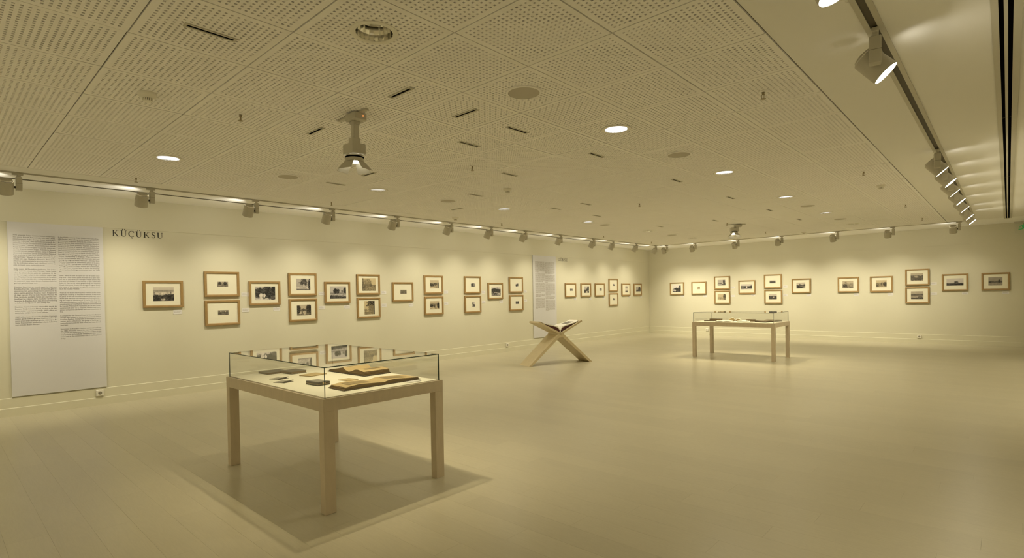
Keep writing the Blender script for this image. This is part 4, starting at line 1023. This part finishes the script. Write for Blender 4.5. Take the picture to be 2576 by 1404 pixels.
open_album('open_album', 'large dark open album filling the right end of the far case', (-3.50, 11.30), R(78), .30, .22, [.010, .026, .030, .028, .024], [.010, .034, .040, .036, .030], LEATHER, PHOTO_D, LEATHB, 3)

# ------------------------------------------------------------------ crossed wooden book stand with a large open book
AX = Vector((.356, .935, 0)).normalized(); NB = Vector((-AX.y, AX.x, 0))       # span direction, depth away from the camera
ang = math.atan2(AX.y, AX.x); DP = .385
t = thing('book_stand', 'crossed pale wood folding book stand in the middle of the gallery', 'book stand', (-6.353, 8.2845, 0), ang)
def board(name, p0, p1, th, y0, y1, parent):
    # plank in the local XZ plane from p0 to p1, thickness th, spanning y0..y1
    d = Vector((p1[0]-p0[0], p1[1]-p0[1])); d.normalize(); n = Vector((-d.y, d.x))*th/2
    m = MB(); m.prism([(p0[0]+n.x, p0[1]+n.y), (p0[0]-n.x, p0[1]-n.y), (p1[0]-n.x, p1[1]-n.y), (p1[0]+n.x, p1[1]+n.y)], 'y', y0, y1)
    return m.build(name, WOODS, parent)
zc = .575
def leg(s):
    # leg with foot cut flat on the floor, top meeting the crossing
    x0, x1 = s*.716, s*.03
    d = Vector((x1-x0, zc-0)); d.normalize(); n = Vector((-d.y, d.x))*.042*s
    hx = .042/abs(d.y)
    po = [(x0, 0), (x0-s*hx, 0), (x1-s*hx*.9, zc), (x1, zc+.03)]
    m = MB(); m.prism(po if s < 0 else po[::-1], 'y', 0, DP); m.build('leg', WOODS, t)
leg(-1); leg(1)
def wing(s):
    po = [(s*.03, zc+.005), (s*.492, zc+.232), (s*.476, zc+.262), (s*.0, zc+.030)]
    m = MB(); m.prism(po if s > 0 else po[::-1], 'y', .0, DP); m.build('wing', WOODS, t)
wing(-1); wing(1)
m = MB(); m.prism([(-.085, zc-.062), (.085, zc-.062), (.06, zc+.035), (0, zc+.025), (-.06, zc+.035)], 'y', .004, DP-.004); m.build('cross_joint', WOODS, t)
b = thing('open_book', 'large open book with maroon cover lying on the crossed wooden stand', 'book', (-6.353, 8.2845, 0), ang)
sl = .5                                                    # slope of the wings
def curve_half(s, off, x1):
    # cross-section of a page block: rises steeply from the spine, then follows the wing
    pts = []
    for i in range(13):
        u = i/12; x = .012+(x1-.012)*u; base = zc+.036+(x-.0)*.497
        h = max(.004, .088*(1-math.exp(-x*42))*(1-x/.36))+(off*(1.25-1.9*x) if off else 0)
        pts.append((s*x, base+h))
    return pts
for s in (-1, 1):
    lo = [(s*.014, zc+.045)]+[(s*(.012+(.425-.012)*i/6), zc+.036+(.012+(.425-.012)*i/6)*.497+.003) for i in range(1, 7)]
    hi = curve_half(s, 0, .42)
    po = lo+hi[::-1]
    ar = sum(po[i][0]*po[(i+1) % len(po)][1]-po[(i+1) % len(po)][0]*po[i][1] for i in range(len(po)))
    m = MB(); m.prism(po if ar < 0 else po[::-1], 'y', .035, DP-.03); m.build('cover', MAROON, b)
    hi2 = curve_half(s, .020, .425)
    po = hi+hi2[::-1]; po = po+[(s*.003, zc+.085), (s*.003, zc+.046), (s*.012, zc+.045)]
    ar = sum(po[i][0]*po[(i+1) % len(po)][1]-po[(i+1) % len(po)][0]*po[i][1] for i in range(len(po)))
    m = MB(); m.prism(po if ar < 0 else po[::-1], 'y', .030, DP-.025); m.build('page_block', PAGEW, b)
    if s > 0:
        m = MB(); q = [p for p in curve_half(s, .0206, .425)][5:11]
        m.add([(p[0], y, p[1]) for p in q for y in (.10, DP-.08)], [(2*i, 2*i+2, 2*i+3, 2*i+1) for i in range(len(q)-1)]); m.build('plate', PHOTO_G, b)
